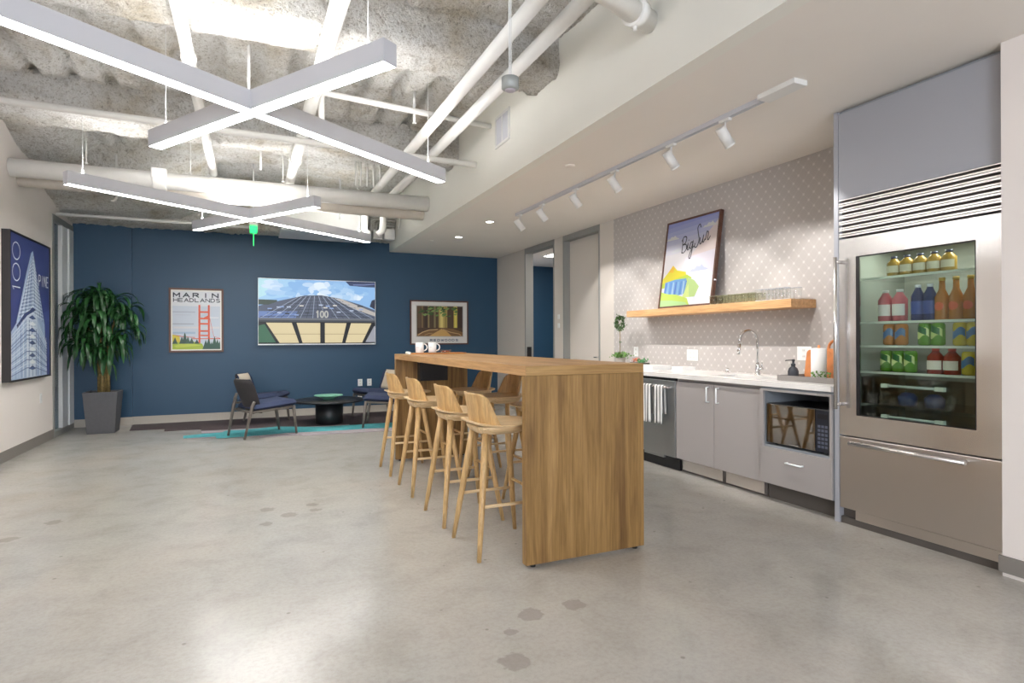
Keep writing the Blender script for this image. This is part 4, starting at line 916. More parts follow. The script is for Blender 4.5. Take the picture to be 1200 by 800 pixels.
for yy in (my0 + .05, my1 - .05): MB().lathe([(.015, 0), (.015, .012)], (XF + .06, yy, 0), 12).build('foot', M['black'], t)
for yy in (my0 + .05, my1 - .05): MB().lathe([(.015, 0), (.015, .012)], (XF + .36, yy, 0), 12).build('foot', M['black'], t)
MB().box(XF + .002, XF + .011, my0 + .115, my1 - .004, .018, .308).build('door', M['mw_glass'], t, bevel=.002)
kp = MB().box(XF + .002, XF + .011, my0 + .004, my0 + .110, .018, .308).build('control_panel', M['keypad'], t, bevel=.002)
b = MB()
for r in range(6):
    for c_ in range(3): b.box(XF + .0005, XF + .0018, my0 + .018 + c_ * .028, my0 + .038 + c_ * .028, .045 + r * .028, .062 + r * .028)
b.build('keys', M['key'], kp); MB().box(XF + .0005, XF + .0018, my0 + .02, my0 + .095, .245, .28).build('display', M['black'], kp)
MB().box(XF - .004, XF + .0015, my0 + .25, my0 + .33, .022, .030).build('door_badge', M['chrome'], t)

# dish towels on the dishwasher handle
def towel(y0, w_, label, zf, zb_):
    prof = [(XF - .066, zf)] + [(XF - .066, .775)] + [(XF - .050 - .0155 * math.cos(PI * k / 8), .775 + .0155 * math.sin(PI * k / 8)) for k in range(1, 8)] + [(XF - .0345, .775), (XF - .030, .70), (XF - .022, zb_)]
    n = len(prof) - 1
    pr = []
    for i in range(n):
        a, c = prof[i], prof[i + 1]; kk = max(1, int(math.dist(a, c) / .03)); pr += [(a[0] + (c[0] - a[0]) * q / kk, a[1] + (c[1] - a[1]) * q / kk) for q in range(kk)]
    pr.append(prof[-1]); n = len(pr) - 1
    def fn(u, v):
        x, z = pr[int(round(v * n))]; fall = max(0, .775 - z) * 3
        return (x - (.006 * math.sin(u * 9 + y0 * 20) * min(1, fall) if x < XF - .05 else 0) - (.004 if x < XF - .05 else 0), y0 + u * w_ * (1 - .05 * min(1, fall)), z)
    o = MB().grid(10, n, fn).build('dish_towel', M['towel'], solid=.004); tag(o, label, 'towel', 'striped dish towels'); return o
towel(4.60, .145, 'grey and white striped dish towel on the dishwasher handle, left one', .425, .50); towel(4.43, .13, 'grey and white striped dish towel on the dishwasher handle, right one', .43, .52)

# ------------------------------------------------------------------ refrigerator
PY0, PY1 = 2.683, 2.716
o = MB().box(XF - .002, XF + .62, PY0, PY1, 0, 2.735).build('side_panel', M['cab_blue'], bevel=.001); tag(o, 'tall thin grey end panel between the worktop and the refrigerator', 'panel')
t = thing('overhead_cabinet', 'grey lacquered cabinet front above the refrigerator reaching the ceiling', 'cabinet', (0, 0, 0))
MB().box(XF + .02, XF + .60, 1.745, 2.682, 2.150, 2.735).build('body', M['cab_in'], t); MB().box(XF, XF + .019, 1.747, 2.680, 2.143, 2.715).build('door', M['cab_blue'], t, bevel=.001)
t = thing('refrigerator', 'large built-in stainless refrigerator with glass door above a freezer drawer', 'refrigerator', (0, 0, 0))
FY0, FY1 = 1.745, 2.680; GY0, GY1, GZ0, GZ1 = 1.872, 2.562, .725, 1.757
b = MB(); x0, x1 = XF + .055, XF + .61     # liner, open towards the door
b.box(x1 - .02, x1, FY0 + .03, FY1 - .03, .60, 1.87).box(x0, x1 - .02, FY0 + .03, FY0 + .06, .60, 1.87).box(x0, x1 - .02, FY1 - .06, FY1 - .03, .60, 1.87).box(x0, x1 - .02, FY0 + .06, FY1 - .06, .60, .63).box(x0, x1 - .02, FY0 + .06, FY1 - .06, 1.84, 1.87); b.build('liner', M['fr_in'], t)
MB().box(XF + .06, XF + .60, FY0 + .01, FY1 - .01, .10, .59).build('freezer_body', M['black'], t); MB().box(XF + .06, XF + .60, FY0 + .01, FY1 - .01, 1.88, 2.13).build('compressor_housing', M['black'], t)
# door with a window cut out, softly bowed edges
dz0, dz1 = .588, 1.880
d = MB().box(XF, XF + .045, FY0, GY0, dz0, dz1).box(XF, XF + .045, GY1, FY1, dz0, dz1).box(XF, XF + .045, GY0, GY1, dz0, GZ0).box(XF, XF + .045, GY0, GY1, GZ1, dz1)
bmesh.ops.remove_doubles(d.bm, verts=d.bm.verts, dist=1e-5); d = d.build('door', M['steel'], t)
MB().box(XF + .008, XF + .014, GY0, GY1, GZ0, GZ1).build('pane', M['fridge_glass'], d)
MB().box(XF + .001, XF + .007, GY1 - .022, GY1, GZ0, GZ1).box(XF + .001, XF + .007, GY0, GY0 + .006, GZ0, GZ1).box(XF + .001, XF + .007, GY0 + .006, GY1 - .022, GZ1 - .008, GZ1).box(XF + .001, XF + .007, GY0 + .006, GY1 - .022, GZ0, GZ0 + .006).build('window_border', M['black'], d)
MB().tube([(XF - .062, 2.662, .76), (XF - .062, 2.662, 1.76)], .012, 14).tube([(XF, 2.662, .79), (XF - .062, 2.662, .79)], .012, 12).tube([(XF, 2.662, 1.73), (XF - .062, 2.662, 1.73)], .012, 12).build('door_handle', M['steel_g'], d)
dr = MB().box(XF, XF + .045, FY0, FY1 - .001, .105, .578).build('drawer', M['steel_d'], t, bevel=.003)
MB().box(XF + .002, XF + .045, FY0, FY1 - .11, .045, .104).build('toe_cover', M['steel_d'], t); MB().box(XF + .012, XF + .05, FY0, FY1 - .002, .0, .044).box(XF + .04, XF + .06, FY1 - .11, FY1, .044, .104).build('plinth', M['toe'], t)
MB().tube([(XF - .06, 1.895, .548), (XF - .06, 2.57, .548)], .0135, 14).tube([(XF, 1.93, .548), (XF - .06, 1.93, .548)], .012, 12).tube([(XF, 2.53, .548), (XF - .06, 2.53, .548)], .012, 12).build('drawer_handle', M['steel_g'], dr)
g = MB(); n = 6; gz0, gz1 = 1.893, 2.135; st_ = (gz1 - gz0) / n
for k in range(n):
    z = gz0 + st_ * k; 
    g.prism([(XF + .004, z + .002), (XF + .030, z + st_ * .42), (XF + .030, z + st_ * .55), (XF - .004, z + st_ * .40 - .004), (XF - .004, z + .001)], FY0 + .002, FY1 - .002, Matrix(((1, 0, 0, 0), (0, 0, 1, 0), (0, 1, 0, 0), (0, 0, 0, 1))))
    g.box(XF - .004, XF + .0, FY0 + .002, FY1 - .002, z + st_ * .40, z + st_ * .62)
g.box(XF - .004, XF + .03, FY0 + .001, FY1 - .001, gz1, gz1 + .006)
g.build('louvre_grille', M['steel_g'], t); MB().box(XF + .034, XF + .05, FY0, FY1, gz0, gz1).build('grille_back', M['toe'], t)
SH = [(1.618, '1'), (1.333, '2'), (1.180, '3'), (1.012, '4')]
for z, _ in SH:
    s_ = MB().box(XF + .105, XF + .56, FY0 + .062, FY1 - .062, z - .010, z - .004).build('shelf', M['glass'], t)
    MB().box(XF + .095, XF + .1049, FY0 + .062, FY1 - .062, z - .014, z).build('shelf_edge', M['fr_shelf'], s_)
for z0_, z1_ in ((.80, .985), (.637, .79)):
    q = MB().box(XF + .10, XF + .104, FY0 + .07, FY1 - .07, z0_, z1_ - .01).box(XF + .104, XF + .5, FY0 + .07, FY0 + .074, z0_, z1_ - .01).box(XF + .104, XF + .5, FY1 - .074, FY1 - .07, z0_, z1_ - .01).box(XF + .104, XF + .5, FY0 + .074, FY1 - .074, z0_, z0_ + .004).build('drawer_bin', M['glass'], t)
    zz = z1_ - .06
    MB().tube([(XF + .085, 2.12, zz), (XF + .085, 2.42, zz)], .008, 10).build('bin_handle', cm('#cdd6d2', .2), q)
    MB().box(XF + .075, XF + .0995, 2.08, 2.13, zz - .012, zz + .012).box(XF + .075, XF + .0995, 2.41, 2.45, zz - .012, zz + .012).build('handle_end', M['fr_shelf'], q)
area('fridge_lamp', (XF + .22, 2.21, 1.83), .12, .6, 4.5, (1, .97, .9))
# drinks
def bottle(kind, x, y, z, label, group):
    bc, lc, cc = {'amber': ('#b5731c', '#e0632c', '#c9a54a'), 'red': ('#8f2418', '#ece0d4', '#c23a28'), 'blue': ('#24356a', '#2d4a9a', '#dfe3ee'), 'pink': ('#c2606a', '#ece4e2', '#d9d9d9'), 'green': ('#5f9a2e', '#cfe08a', '#d6dccc'), 'yellow': ('#d8c53a', '#4a7fb0', '#c9ccd0'), 'gold': ('#b08e3c', '#e6dfc6', '#2b3352'), 'orange': ('#c47f3c', '#4c74a4', '#c9ccd0')}[kind]
    t = thing('drink_can' if kind in ('green', 'yellow', 'orange') else 'drink_bottle', label, 'can' if kind in ('green', 'yellow', 'orange') else 'bottle', (x, y, z), 0, group)
    k_ = {'amber': 1.17, 'gold': 1.15, 'blue': 1.1, 'pink': 1.15}.get(kind, 1.13); t.scale = (k_, k_, k_)
    mt = cm(bc, .25)
    if kind in ('green', 'yellow', 'orange'):
        MB().lathe([(.022, 0), (.032, .008), (.032, .108), (.026, .119), (.024, .119), (.0, .116)], (0, 0, 0), 20).build('can', mt, t)
        MB().lathe([(.0, .1175), (.0225, .1185)], (0, 0, 0), 16).build('lid', cm(cc, .3), t); b = MB()
        b.grid(10, 3, lambda u, v: (-.0326 * math.cos((u - .5) * 2.2), .0326 * math.sin((u - .5) * 2.2), .045 + v * .04 + .012 * math.sin(u * 6))); b.build('printed_band', cm(lc, .3), t)
        if kind == 'green':
            b = MB(); b.grid(8, 3, lambda u, v: (-.0329 * math.cos((u - .5) * 1.4), .0329 * math.sin((u - .5) * 1.4), .055 + v * .035 + .02 * u)); b.build('printed_shape', cm('#1e6a35', .3), t)
    else:
        h_ = {'amber': .205, 'red': .125, 'blue': .19, 'pink': .165, 'gold': .10}[kind]; r = {'amber': .031, 'red': .038, 'blue': .033, 'pink': .037, 'gold': .034}[kind]
        nk = .55 if kind == 'amber' else .72
        MB().lathe([(.0, 0), (r * .95, 0), (r, .005), (r, h_ * nk), (r * .45, h_ * (nk + .2)), (r * .40, h_ * .97), (.0, h_ * .97)], (0, 0, 0), 20).build('bottle_body', mt, t)
        MB().lathe([(r * .46, h_ * .955), (r * .46, h_ + .008), (.0, h_ + .008)], (0, 0, 0), 16).build('cap', cm(cc, .4), t)
        b = MB()
        if kind == 'amber': b.grid(10, 10, lambda u, v: (-(r + .0012) * math.cos((v) * .75 * math.cos(u * 2 * PI)), (r + .0012) * math.sin(v * .75 * math.cos(u * 2 * PI)), h_ * .33 + v * .022 * math.sin(u * 2 * PI)))
        else: b.grid(10, 3, lambda u, v: (-(r + .0008) * math.cos((u - .5) * 2.4), (r + .0008) * math.sin((u - .5) * 2.4), h_ * (.18 + .38 * v)))
        b.build('paper_label', cm(lc, .5), t)
row = lambda: None
spec = [('gold', 1.6185, [2.41, 2.33, 2.25, 2.17, 2.09], 'short jar with dark lid on the top refrigerator shelf', 'jars on the top refrigerator shelf'),
        ('pink', 1.3335, [2.465, 2.375], 'pink bottle with white label on the left of the second shelf', 'pink bottles on the second shelf'),
        ('blue', 1.3335, [2.265, 2.195], 'dark blue bottle in the middle of the second shelf', 'blue bottles on the second shelf'),
        ('amber', 1.3335, [2.128, 2.052, 1.976, 1.90], 'amber bottle with round orange label on the second shelf', 'amber bottles on the second shelf'),
        ('orange', 1.1805, [2.44, 2.365], 'orange and blue can on the left of the third shelf', 'orange cans on the third shelf'),
        ('green', 1.1805, [2.225, 2.15], 'bright green can in the middle of the third shelf', 'green cans on the third shelf'),
        ('yellow', 1.1805, [2.03, 1.96], 'yellow and blue can at the right of the third shelf', 'yellow cans on the third shelf'),
        ('green', 1.0125, [2.46, 2.385, 2.31], 'green can on the left of the lowest shelf', 'green cans on the lowest shelf'),
        ('red', 1.0125, [2.165, 2.075], 'dark red bottle with white label on the lowest shelf', 'red bottles on the lowest shelf'),
        ('yellow', 1.0125, [1.985, 1.910], 'yellow can at the right of the lowest shelf', 'yellow cans on the lowest shelf')]
for kind, z, ys, lb, gr in spec:
    for i, y in enumerate(ys):
        q = ['leftmost', 'second from the left', 'third from the left', 'fourth from the left', 'rightmost'][i] if i < len(ys) - 1 else 'rightmost'
        if len(ys) == 2: q = ['left one', 'right one'][i]
        bottle(kind, XF + .15, y, z, lb + ', ' + q, gr)
for y, l in ((2.36, 'left'), (2.20, 'right')):
    o = MB().lathe([(.0, 0), (.05, .0), (.055, .05), (.03, .075), (.0, .08)], (0, 0, 0), 16).build('packed_pouch', cm('#3a4f86', .4)); o.location = (XF + .2, y, .8045); tag(o, 'dark blue pouch inside the upper clear refrigerator drawer, %s one' % l, 'pouch', 'pouches in the refrigerator drawer')

# ------------------------------------------------------------------ shelf and what stands on it
SHT = 1.545
o = MB().box(3.945, XW - .001, 3.362, 5.60, 1.475, SHT).build('floating_shelf', M['shelf'], bevel=.0015); tag(o, 'thick light oak floating shelf on the dotted wall', 'shelf')
# leaning poster: u runs towards the viewer (-y), tilted back
PW, PH = .80, .945; tilt = math.asin(.135 / PH)
t = thing('leaning_poster', 'framed pastel landscape poster with Big Sur script leaning on the shelf', 'poster', (4.045, 5.165, SHT + .0068)); t.rotation_euler = (tilt, 0, -PI / 2)
t.rotation_euler = (Matrix.Rotation(-PI / 2, 4, 'Z') @ Matrix.Rotation(-tilt, 4, 'X')).to_euler()
dep = .040; fr = .020
MB().box(0, PW, 0, dep, 0, fr).box(0, PW, 0, dep, PH - fr, PH).box(0, fr, 0, dep, fr, PH - fr).box(PW - fr, PW, 0, dep, fr, PH - fr).box(fr, PW - fr, dep - .006, dep - .001, fr, PH - fr).build('frame', M['walnut'], t, bevel=.0015)
A = Art(planem((0, .008, 0), (1, 0, 0), (0, 0, 1)), 0, .41)
A.rect('#dcdcea', fr, fr, PW - fr, PH - fr)
for i in range(8): A.poly(['#95a0dc', '#a3abde', '#b1b7e1', '#bec2e4', '#cacce6', '#d4d4e6', '#dbd9e4', '#e2dde0'][i], [(fr, PH - fr - i * .05), (PW - fr, PH - fr - max(0, i * .05 - .04)), (PW - fr, .62 - i * .03), (fr, .56 - i * .03)])
A.poly('#e7d7d3', [(.40, .50), (PW - fr, .52), (PW - fr, .86), (.60, .70)]); A.poly('#e6e0ea', [(.3, .30), (PW - fr, .25), (PW - fr, .56), (.35, .52)])
def cloud(c, x, z, s_):
    A.poly(c, [(x + s_ * a, z + s_ * b_) for a, b_ in ((-1, 0), (-.7, .22), (-.45, .18), (-.2, .42), (.15, .35), (.35, .5), (.6, .25), (1, .1), (1.1, 0))])
cloud('#e4e6df', .11, .74, .10); cloud('#dde0e4', .20, .60, .09); cloud('#e0e2de', .66, .80, .10); cloud('#f1f1f5', .62, .30, .16); cloud('#c4cbe8', .56, .36, .13); cloud('#eef0f7', .70, .24, .12)
A.poly('#f0f2f6', [(.42, fr), (PW - fr, fr), (PW - fr, .26), (.58, .25), (.44, .18)]); A.poly('#dfe3f3', [(.5, .05), (.74, .07), (.74, .12), (.55, .14)])
A.poly('#dccf3c', [(fr, .32), (.10, .39), (.17, .46), (.24, .40), (.38, .37), (.40, .30), (.20, .25), (fr, .24)]); A.poly('#eab93a', [(.10, .39), (.165, .455), (.20, .43), (.18, .38)]); A.poly('#b9cf4a', [(fr, .27), (.2, .30), (.4, .34), (.48, .30), (.4, .24), (fr, .22)])
A.poly('#6f9fd0', [(.06, .14), (.07, .28), (.22, .30), (.40, .30), (.42, .14), (.2, .12)])
for i in range(9): A.poly(['#4f6fc4', '#8fb9dc', '#5a86cc', '#b0cde6'][i % 4], [(.07 + i * .04, .14), (.08 + i * .04, .28), (.095 + i * .04, .27), (.09 + i * .04, .13)])
A.poly('#b5cf86', [(.38, .10), (.42, .31), (.52, .27), (.60, .20), (.55, .10)]); A.poly('#cfe08a', [(.36, .10), (.44, .24), (.47, .10)])
A.poly('#c2da62', [(fr, fr), (fr, .18), (.14, .15), (.26, .14), (.44, .09), (.48, fr)]); A.poly('#b4dc9a', [(fr, fr), (fr, .09), (.2, .08), (.42, .05), (.46, fr)])
def script(pts, s_, ox, oz, wd=.0115, sl=.18, rot=.22):
    q = []
    pp = [Vector((p[0] + p[1] * sl, p[1])) for p in pts]; n = len(pp)
    for i in range(n - 1):      # catmull-rom
        a = pp[max(0, i - 1)]; b_ = pp[i]; c = pp[i + 1]; d_ = pp[min(n - 1, i + 2)]
        for k in range(6):
            t_ = k / 6; q.append(.5 * ((2 * b_) + (c - a) * t_ + (2 * a - 5 * b_ + 4 * c - d_) * t_ ** 2 + (3 * b_ - a - 3 * c + d_) * t_ ** 3))
    q.append(pp[-1]); cr, sr = math.cos(rot), math.sin(rot)
    A.line('#33303a', [(ox + (v.x * cr - v.y * sr) * s_, oz + (v.x * sr + v.y * cr) * s_) for v in q], wd)
ox, oz, ss = .285, .575, .155
script([(0, 1.0), (.02, .5), (-.02, 0)], ss, ox, oz, .011)
script([(-.08, .85), (.12, 1.08), (.38, .95), (.30, .62), (.06, .55), (.36, .48), (.42, .15), (.15, -.02), (-.02, .10)], ss, ox, oz)
script([(.45, .12), (.56, .45), (.54, .08), (.64, .04), (.72, .2)], ss, ox, oz); script([(.60, .66), (.63, .70)], ss, ox, oz, .012)
script([(1.02, .42), (.84, .42), (.76, .15), (.90, .02), (1.02, .30), (1.05, .44), (1.00, -.2), (.88, -.62), (.74, -.5), (.92, -.12), (1.18, .10)], ss, ox, oz)
script([(1.72, 1.12), (1.60, 1.38), (1.42, 1.22), (1.50, .80), (1.62, .35), (1.45, -.06), (1.22, .02), (1.26, .25)], ss, ox, oz, .011)
script([(1.72, .45), (1.70, .12), (1.80, .0), (1.96, .2), (2.02, .48), (1.98, .1), (2.06, .02), (2.18, .2)], ss, ox, oz)
script([(2.22, .10), (2.30, .55), (2.34, .62), (2.46, .50), (2.42, .12), (2.50, .02), (2.66, .22)], ss, ox, oz)
A.build('print', t)
# tumblers
def tumbler(kind, label, group):
    t = thing('drinking_glass', label, 'glass', (0, 0, 0), 0, group)
    if kind == 'green': MB().lathe([(.029, .010), (.036, .082)], (0, 0, 0), 24).build('cup', M['greenglass'], t, recalc=False); MB().lathe([(.0, 0), (.027, 0), (.030, .004), (.030, .011), (.0, .0115)], (0, 0, 0), 24).build('thick_base', cm('#8a7a55', .3), t); MB().lathe([(.0355, .0815), (.0365, .0815), (.0365, .083), (.0355, .083), (.0355, .0815)], (0, 0, 0), 24).build('rim', cm('#c9cbb8', .2), t)
    else: MB().lathe([(.0315, .006), (.033, .098)], (0, 0, 0), 24).build('cup', M['glass'], t, recalc=False); MB().lathe([(.0, 0), (.030, 0), (.0315, .002), (.0315, .006), (.0, .007)], (0, 0, 0), 24).build('thick_base', cm('#cfd2d2', .15), t); MB().lathe([(.0325, .098), (.0337, .098), (.0337, .0995), (.0325, .0995), (.0325, .098)], (0, 0, 0), 24).build('rim', cm('#b9c2cf', .15), t)
    return t
g1 = tumbler('green', 'short smoky green tumbler on the shelf', 'short green tumblers on the shelf'); gl = []
cols = 7
for r, x in enumerate((4.02, 4.12)):
    for i in range(cols):
        y = 4.305 - i * .079 - r * .012
        l = 'short smoky green tumbler, %s row of the shelf, %s' % (['front', 'back'][r], ['next to the poster', 'second from the poster', 'third from the poster', 'fourth from the poster', 'fifth from the poster', 'sixth from the poster', 'next to the tall clear glasses'][i])
        if r == 0 and i == 0: g1.location = (x, y, SHT + .0005); g1['label'] = l
        else: dup(g1, (x, y, SHT + .0005), 0, l)
g2 = tumbler('clear', '', 'tall clear glasses on the shelf')
for r, x in enumerate((4.01, 4.10)):
    for i in range(6):
        y = 3.735 - i * .0555 * 1.28 - r * .03 + .01
        if y < 3.40: continue
        l = 'tall clear straight glass, %s row of the shelf, %s' % (['front', 'back'][r], ['nearest the green tumblers', 'second from the green tumblers', 'third from the green tumblers', 'fourth from the green tumblers', 'fifth from the green tumblers', 'at the shelf end'][i])
        if r == 0 and i == 0: g2.location = (x, y, SHT + .0005); g2['label'] = l
        else: dup(g2, (x, y, SHT + .0005), 0, l)

# ------------------------------------------------------------------ worktop items
t = thing('grey_tray', 'low grey rectangular tray on the worktop beside the refrigerator', 'tray', (0, 0, CT)); t.name = 'counter_tray'
b = MB(); xa, xb, ya, yb = 3.700, 4.075, 2.755, 3.285
b.box(xa, xb, ya, yb, 0, .008).box(xa, xa + .010, ya, yb, .008, .042).box(xb - .010, xb, ya, yb, .008, .042).box(xa + .01, xb - .01, ya, ya + .010, .008, .042).box(xa + .01, xb - .01, yb - .010, yb, .008, .042)
b.build('tray_body', M['greytray'], t, bevel=.001)
TZ = CT + .0082
t = thing('soap_dispenser', 'round dark grey soap bottle with pump in the grey tray', 'soap dispenser', (3.80, 3.222, TZ))
MB().lathe([(.0, 0), (.036, 0), (.038, .004), (.038, .062), (.030, .085), (.014, .098), (.014, .106), (.0, .106)], (0, 0, 0), 28).build('bottle', M['soap'], t)
MB().lathe([(.016, .102), (.017, .118), (.008, .122), (.008, .138), (.012, .140), (.012, .152), (.0, .154)], (0, 0, 0), 16).tube([(0, 0, .147), (-.055, .02, .145), (-.058, .021, .140)], .004, 8).build('pump', M['soap'], t)
t = thing('paper_towel_roll', 'white paper towel roll standing upright in the grey tray', 'paper towels', (3.85, 3.04, TZ))
MB().lathe([(.0185, .0), (.052, .0), (.053, .002), (.053, .238), (.0185, .24)], (0, 0, 0), 36).build('roll', M['paper'], t); MB().lathe([(.0, .0), (.0180, .0), (.0180, .238), (.010, .239), (.008, .262), (.0, .264)], (0, 0, 0), 16).build('holder_post', M['copper'], t)
def board(name, label, x, y, w_, h_, rnd_, lean, hole, z=TZ):
    t = thing(name, label, 'cutting board', (x, y, z + .0015)); t.rotation_euler = (Matrix.Rotation(-PI / 2, 4, 'Z') @ Matrix.Rotation(-lean, 4, 'X')).to_euler()
    pts = []
    if rnd_ == 'round':
        R_ = w_ / 2; pts = [(R_ * math.sin(a * PI / 18), R_ + R_ * -math.cos(a * PI / 18)) for a in range(36)]
    else:
        c = .03
        for cx_, cy_, a0 in ((w_ / 2 - c, c, -90), (w_ / 2 - c, h_ - c, 0), (-w_ / 2 + c, h_ - c, 90), (-w_ / 2 + c, c, 180)):
            pts += [(cx_ + c * math.cos(math.radians(a0 + k * 15)), cy_ + c * math.sin(math.radians(a0 + k * 15))) for k in range(7)]
    MB().prism(pts, -.009, .009, Matrix(((1, 0, 0, 0), (0, 0, 1, 0), (0, 1, 0, 0), (0, 0, 0, 1)))).build('board', M['copper'], t, bevel=.004)
    if hole:
        b = MB(); R_ = .062; zc_ = h_ + .01
        b.tube([(R_ * math.cos(a * PI / 12), 0, zc_ + R_ * .9 * math.sin(a * PI / 12)) for a in range(-4, 17)], .011, 10); b.build('grip', M['copper'], t)
    return t
board('cutting_board', 'plain reddish wooden cutting board leaning on the wall, left of the paper towels', 3.985, 3.212, .125, .225, 'rect', .16, False)
board('cutting_board', 'reddish wooden cutting board with looped grip leaning behind the paper towels', 3.985, 3.03, .17, .235, 'rect', .16, True)
def leafcloud(n, fn, sz, seed):
    b = MB(); r_ = random.Random(seed)
    for i in range(n):
        p = Vector(fn(r_)); a = Vector((r_.uniform(-1, 1), r_.uniform(-1, 1), r_.uniform(-.4, 1))).normalized(); c = a.cross(Vector((r_.uniform(-1, 1), r_.uniform(-1, 1), r_.uniform(-1, 1)))).normalized(); s_ = sz * r_.uniform(.6, 1.2)
        v = [b.bm.verts.new(p), b.bm.verts.new(p + a * s_ * .5 + c * s_ * .3), b.bm.verts.new(p + a * s_), b.bm.verts.new(p + a * s_ * .5 - c * s_ * .3)]; b.bm.faces.new(v)
    return b
t = thing('small_plant', 'tiny leafy sprigs spilling over the front of the grey tray', 'plant', (3.745, 2.93, TZ)); 
MB().lathe([(.0, 0), (.022, 0), (.026, .03), (.0, .028)], (0, 0, 0), 14).build('pot', M['white'], t)
leafcloud(60, lambda r: (r.uniform(-.025, .025), r.uniform(-.075, .085), .03 + r.uniform(0, .035)), .022, 4).build('foliage', M['leaf2'], t, recalc=False)
t = thing('small_plant', 'yellow-green bushy sprig at the right end of the grey tray', 'plant', (3.86, 2.84, TZ)); MB().lathe([(.0, 0), (.03, 0), (.036, .05), (.0, .048)], (0, 0, 0), 16).build('pot', M['tray'], t)
leafcloud(200, lambda r: (r.gauss(0, .025), r.gauss(0, .03), .06 + r.uniform(0, .17)), .026, 5).build('foliage', mat('olive_leaf', '#9a9a45', .6, var=.3, vscale=60), t, recalc=False)
# ring topiary
t = thing('ring_topiary', 'small leafy ring topiary on a thin stem at the far worktop end', 'plant', (4.02, 5.84, CT))
MB().lathe([(.0, 0), (.05, 0), (.065, .10), (.06, .10), (.05, .085), (.0, .08)], (0, 0, 0), 24).build('pot', mat('concrete_pot', '#a29a92', .8), t)
MB().tube([(0, 0, .08), (.002, .003, .25), (0, 0, .425)], .0045, 8).build('stem', M['cane'], t)
def ringpt(r): a = r.uniform(0, 2 * PI); q = r.gauss(0, .013); return (r.gauss(0, .014), (.068 + q) * math.cos(a) , .51 + (.068 + q) * math.sin(a))
leafcloud(420, ringpt, .03, 6).build('leafy_ring', M['leafdark'], t, recalc=False)
leafcloud(180, lambda r: (r.gauss(0, .05), r.gauss(0, .055), .10 + r.uniform(0, .055)), .035, 8).build('moss', M['leaf2'], t, recalc=False)
leafcloud(5, lambda r: (0, -.01, .27 + r.uniform(0, .02)), .03, 9).build('stem_leaf', M['leafdark'], t, recalc=False)
t = thing('small_flower_pot', 'low pot of tiny orange and green succulents right of the ring topiary', 'plant', (4.02, 5.47, CT))
MB().box(-.05, .05, -.13, .11, 0, .055).build('trough', M['toe'], t, bevel=.003)
leafcloud(70, lambda r: (r.uniform(-.04, .04), r.uniform(-.12, -.01), .055 + r.uniform(0, .03)), .03, 12).build('green_leaves', cm('#4f8a55', .6), t, recalc=False); leafcloud(60, lambda r: (r.uniform(-.04, .04), r.uniform(.0, .1), .055 + r.uniform(0, .035)), .03, 13).build('orange_leaves', cm('#cf7f63', .6), t, recalc=False)
# white boxes stacked at the far end
def flatbox(x0, x1, y0, y1, z0, h_, label):
    t = thing('food_box', label, 'box', (x0, y0, z0), 0, 'flat white boxes on the worktop'); MB().box(0, x1 - x0, 0, y1 - y0, 0, h_ * .6).build('base', M['white'], t, bevel=.002); MB().box(-.002, x1 - x0 + .002, -.002, y1 - y0 + .002, h_ * .6 + .0005, h_).build('lid', M['white'], t, bevel=.002)
flatbox(3.78, 4.02, 4.92, 5.22, CT, .045, 'larger flat white box on the worktop above the dishwasher'); flatbox(3.98, 4.15, 4.70, 4.86, CT, .035, 'smaller flat white box on the worktop, right of the larger one')

# ------------------------------------------------------------------ plates on walls
def plate(name, label, loc, rz, cat='outlet', w_=.072, h_=.115, kind='out', group='white wall plates', m_='white'):
    t = thing(name, label, cat, loc, rz, group)      # local: faces -y
    MB().box(-w_ / 2, w_ / 2, -.006, 0, -h_ / 2, h_ / 2).build('cover', M[m_], t, bevel=.0015)
    if kind == 'out':
        n = max(1, int(round(w_ / .1)))
        for k in range(n):
            cx_ = (k - (n - 1) / 2) * .047
            for zz in (-.025, .025):
                q = MB().box(cx_ - .016, cx_ + .016, -.008, -.0062, zz - .013, zz + .013).build('socket', M['white_matte'], t); MB().box(cx_ - .008, cx_ - .006, -.0085, -.0081, zz - .004, zz + .006).box(cx_ + .006, cx_ + .008, -.0085, -.0081, zz - .004, zz + .006).build('slots', M['black'], q)
    else: MB().box(-.016, .016, -.010, -.0062, -.032, .032).build('rocker', M['white_matte'], t)
plate('wall_outlet', 'white double outlet plate on the blue wall, left of the pair', (1.705, YB - .0005, .505), 0, w_=.075, h_=.118)
plate('wall_outlet', 'white double outlet plate on the blue wall, right of the pair', (1.86, YB - .0005, .505), 0, w_=.075, h_=.118)
plate('wall_outlet', 'low white outlet plate on the blue wall behind the coffee table', (1.70, YB - .0005, .30), 0)
plate('wall_switch', 'white switch plate on the left wall below the tall skyscraper picture', (XL + .0005, 8.68, .545), PI / 2, 'switch', kind='sw')
plate('wall_outlet', 'white outlet on the dotted wall beside the ring topiary', (XW - .0005, 5.81, 1.075), -PI / 2, w_=.085)
plate('wall_outlet', 'wide white outlet on the dotted wall left of the faucet', (XW - .0005, 4.83, 1.055), -PI / 2, w_=.165)
plate('wall_outlet', 'wide white outlet on the dotted wall behind the soap bottle', (XW - .0005, 3.475, 1.10), -PI / 2, w_=.135)
plate('wall_switch', 'small switch plate between the two doorways, upper one', (XW - .0005, 7.735, 1.56), -PI / 2, 'switch', .06, .07, 'sw'); plate('wall_switch', 'small switch plate between the two doorways, lower one', (XW - .0005, 7.735, 1.43), -PI / 2, 'switch', .06, .07, 'sw')

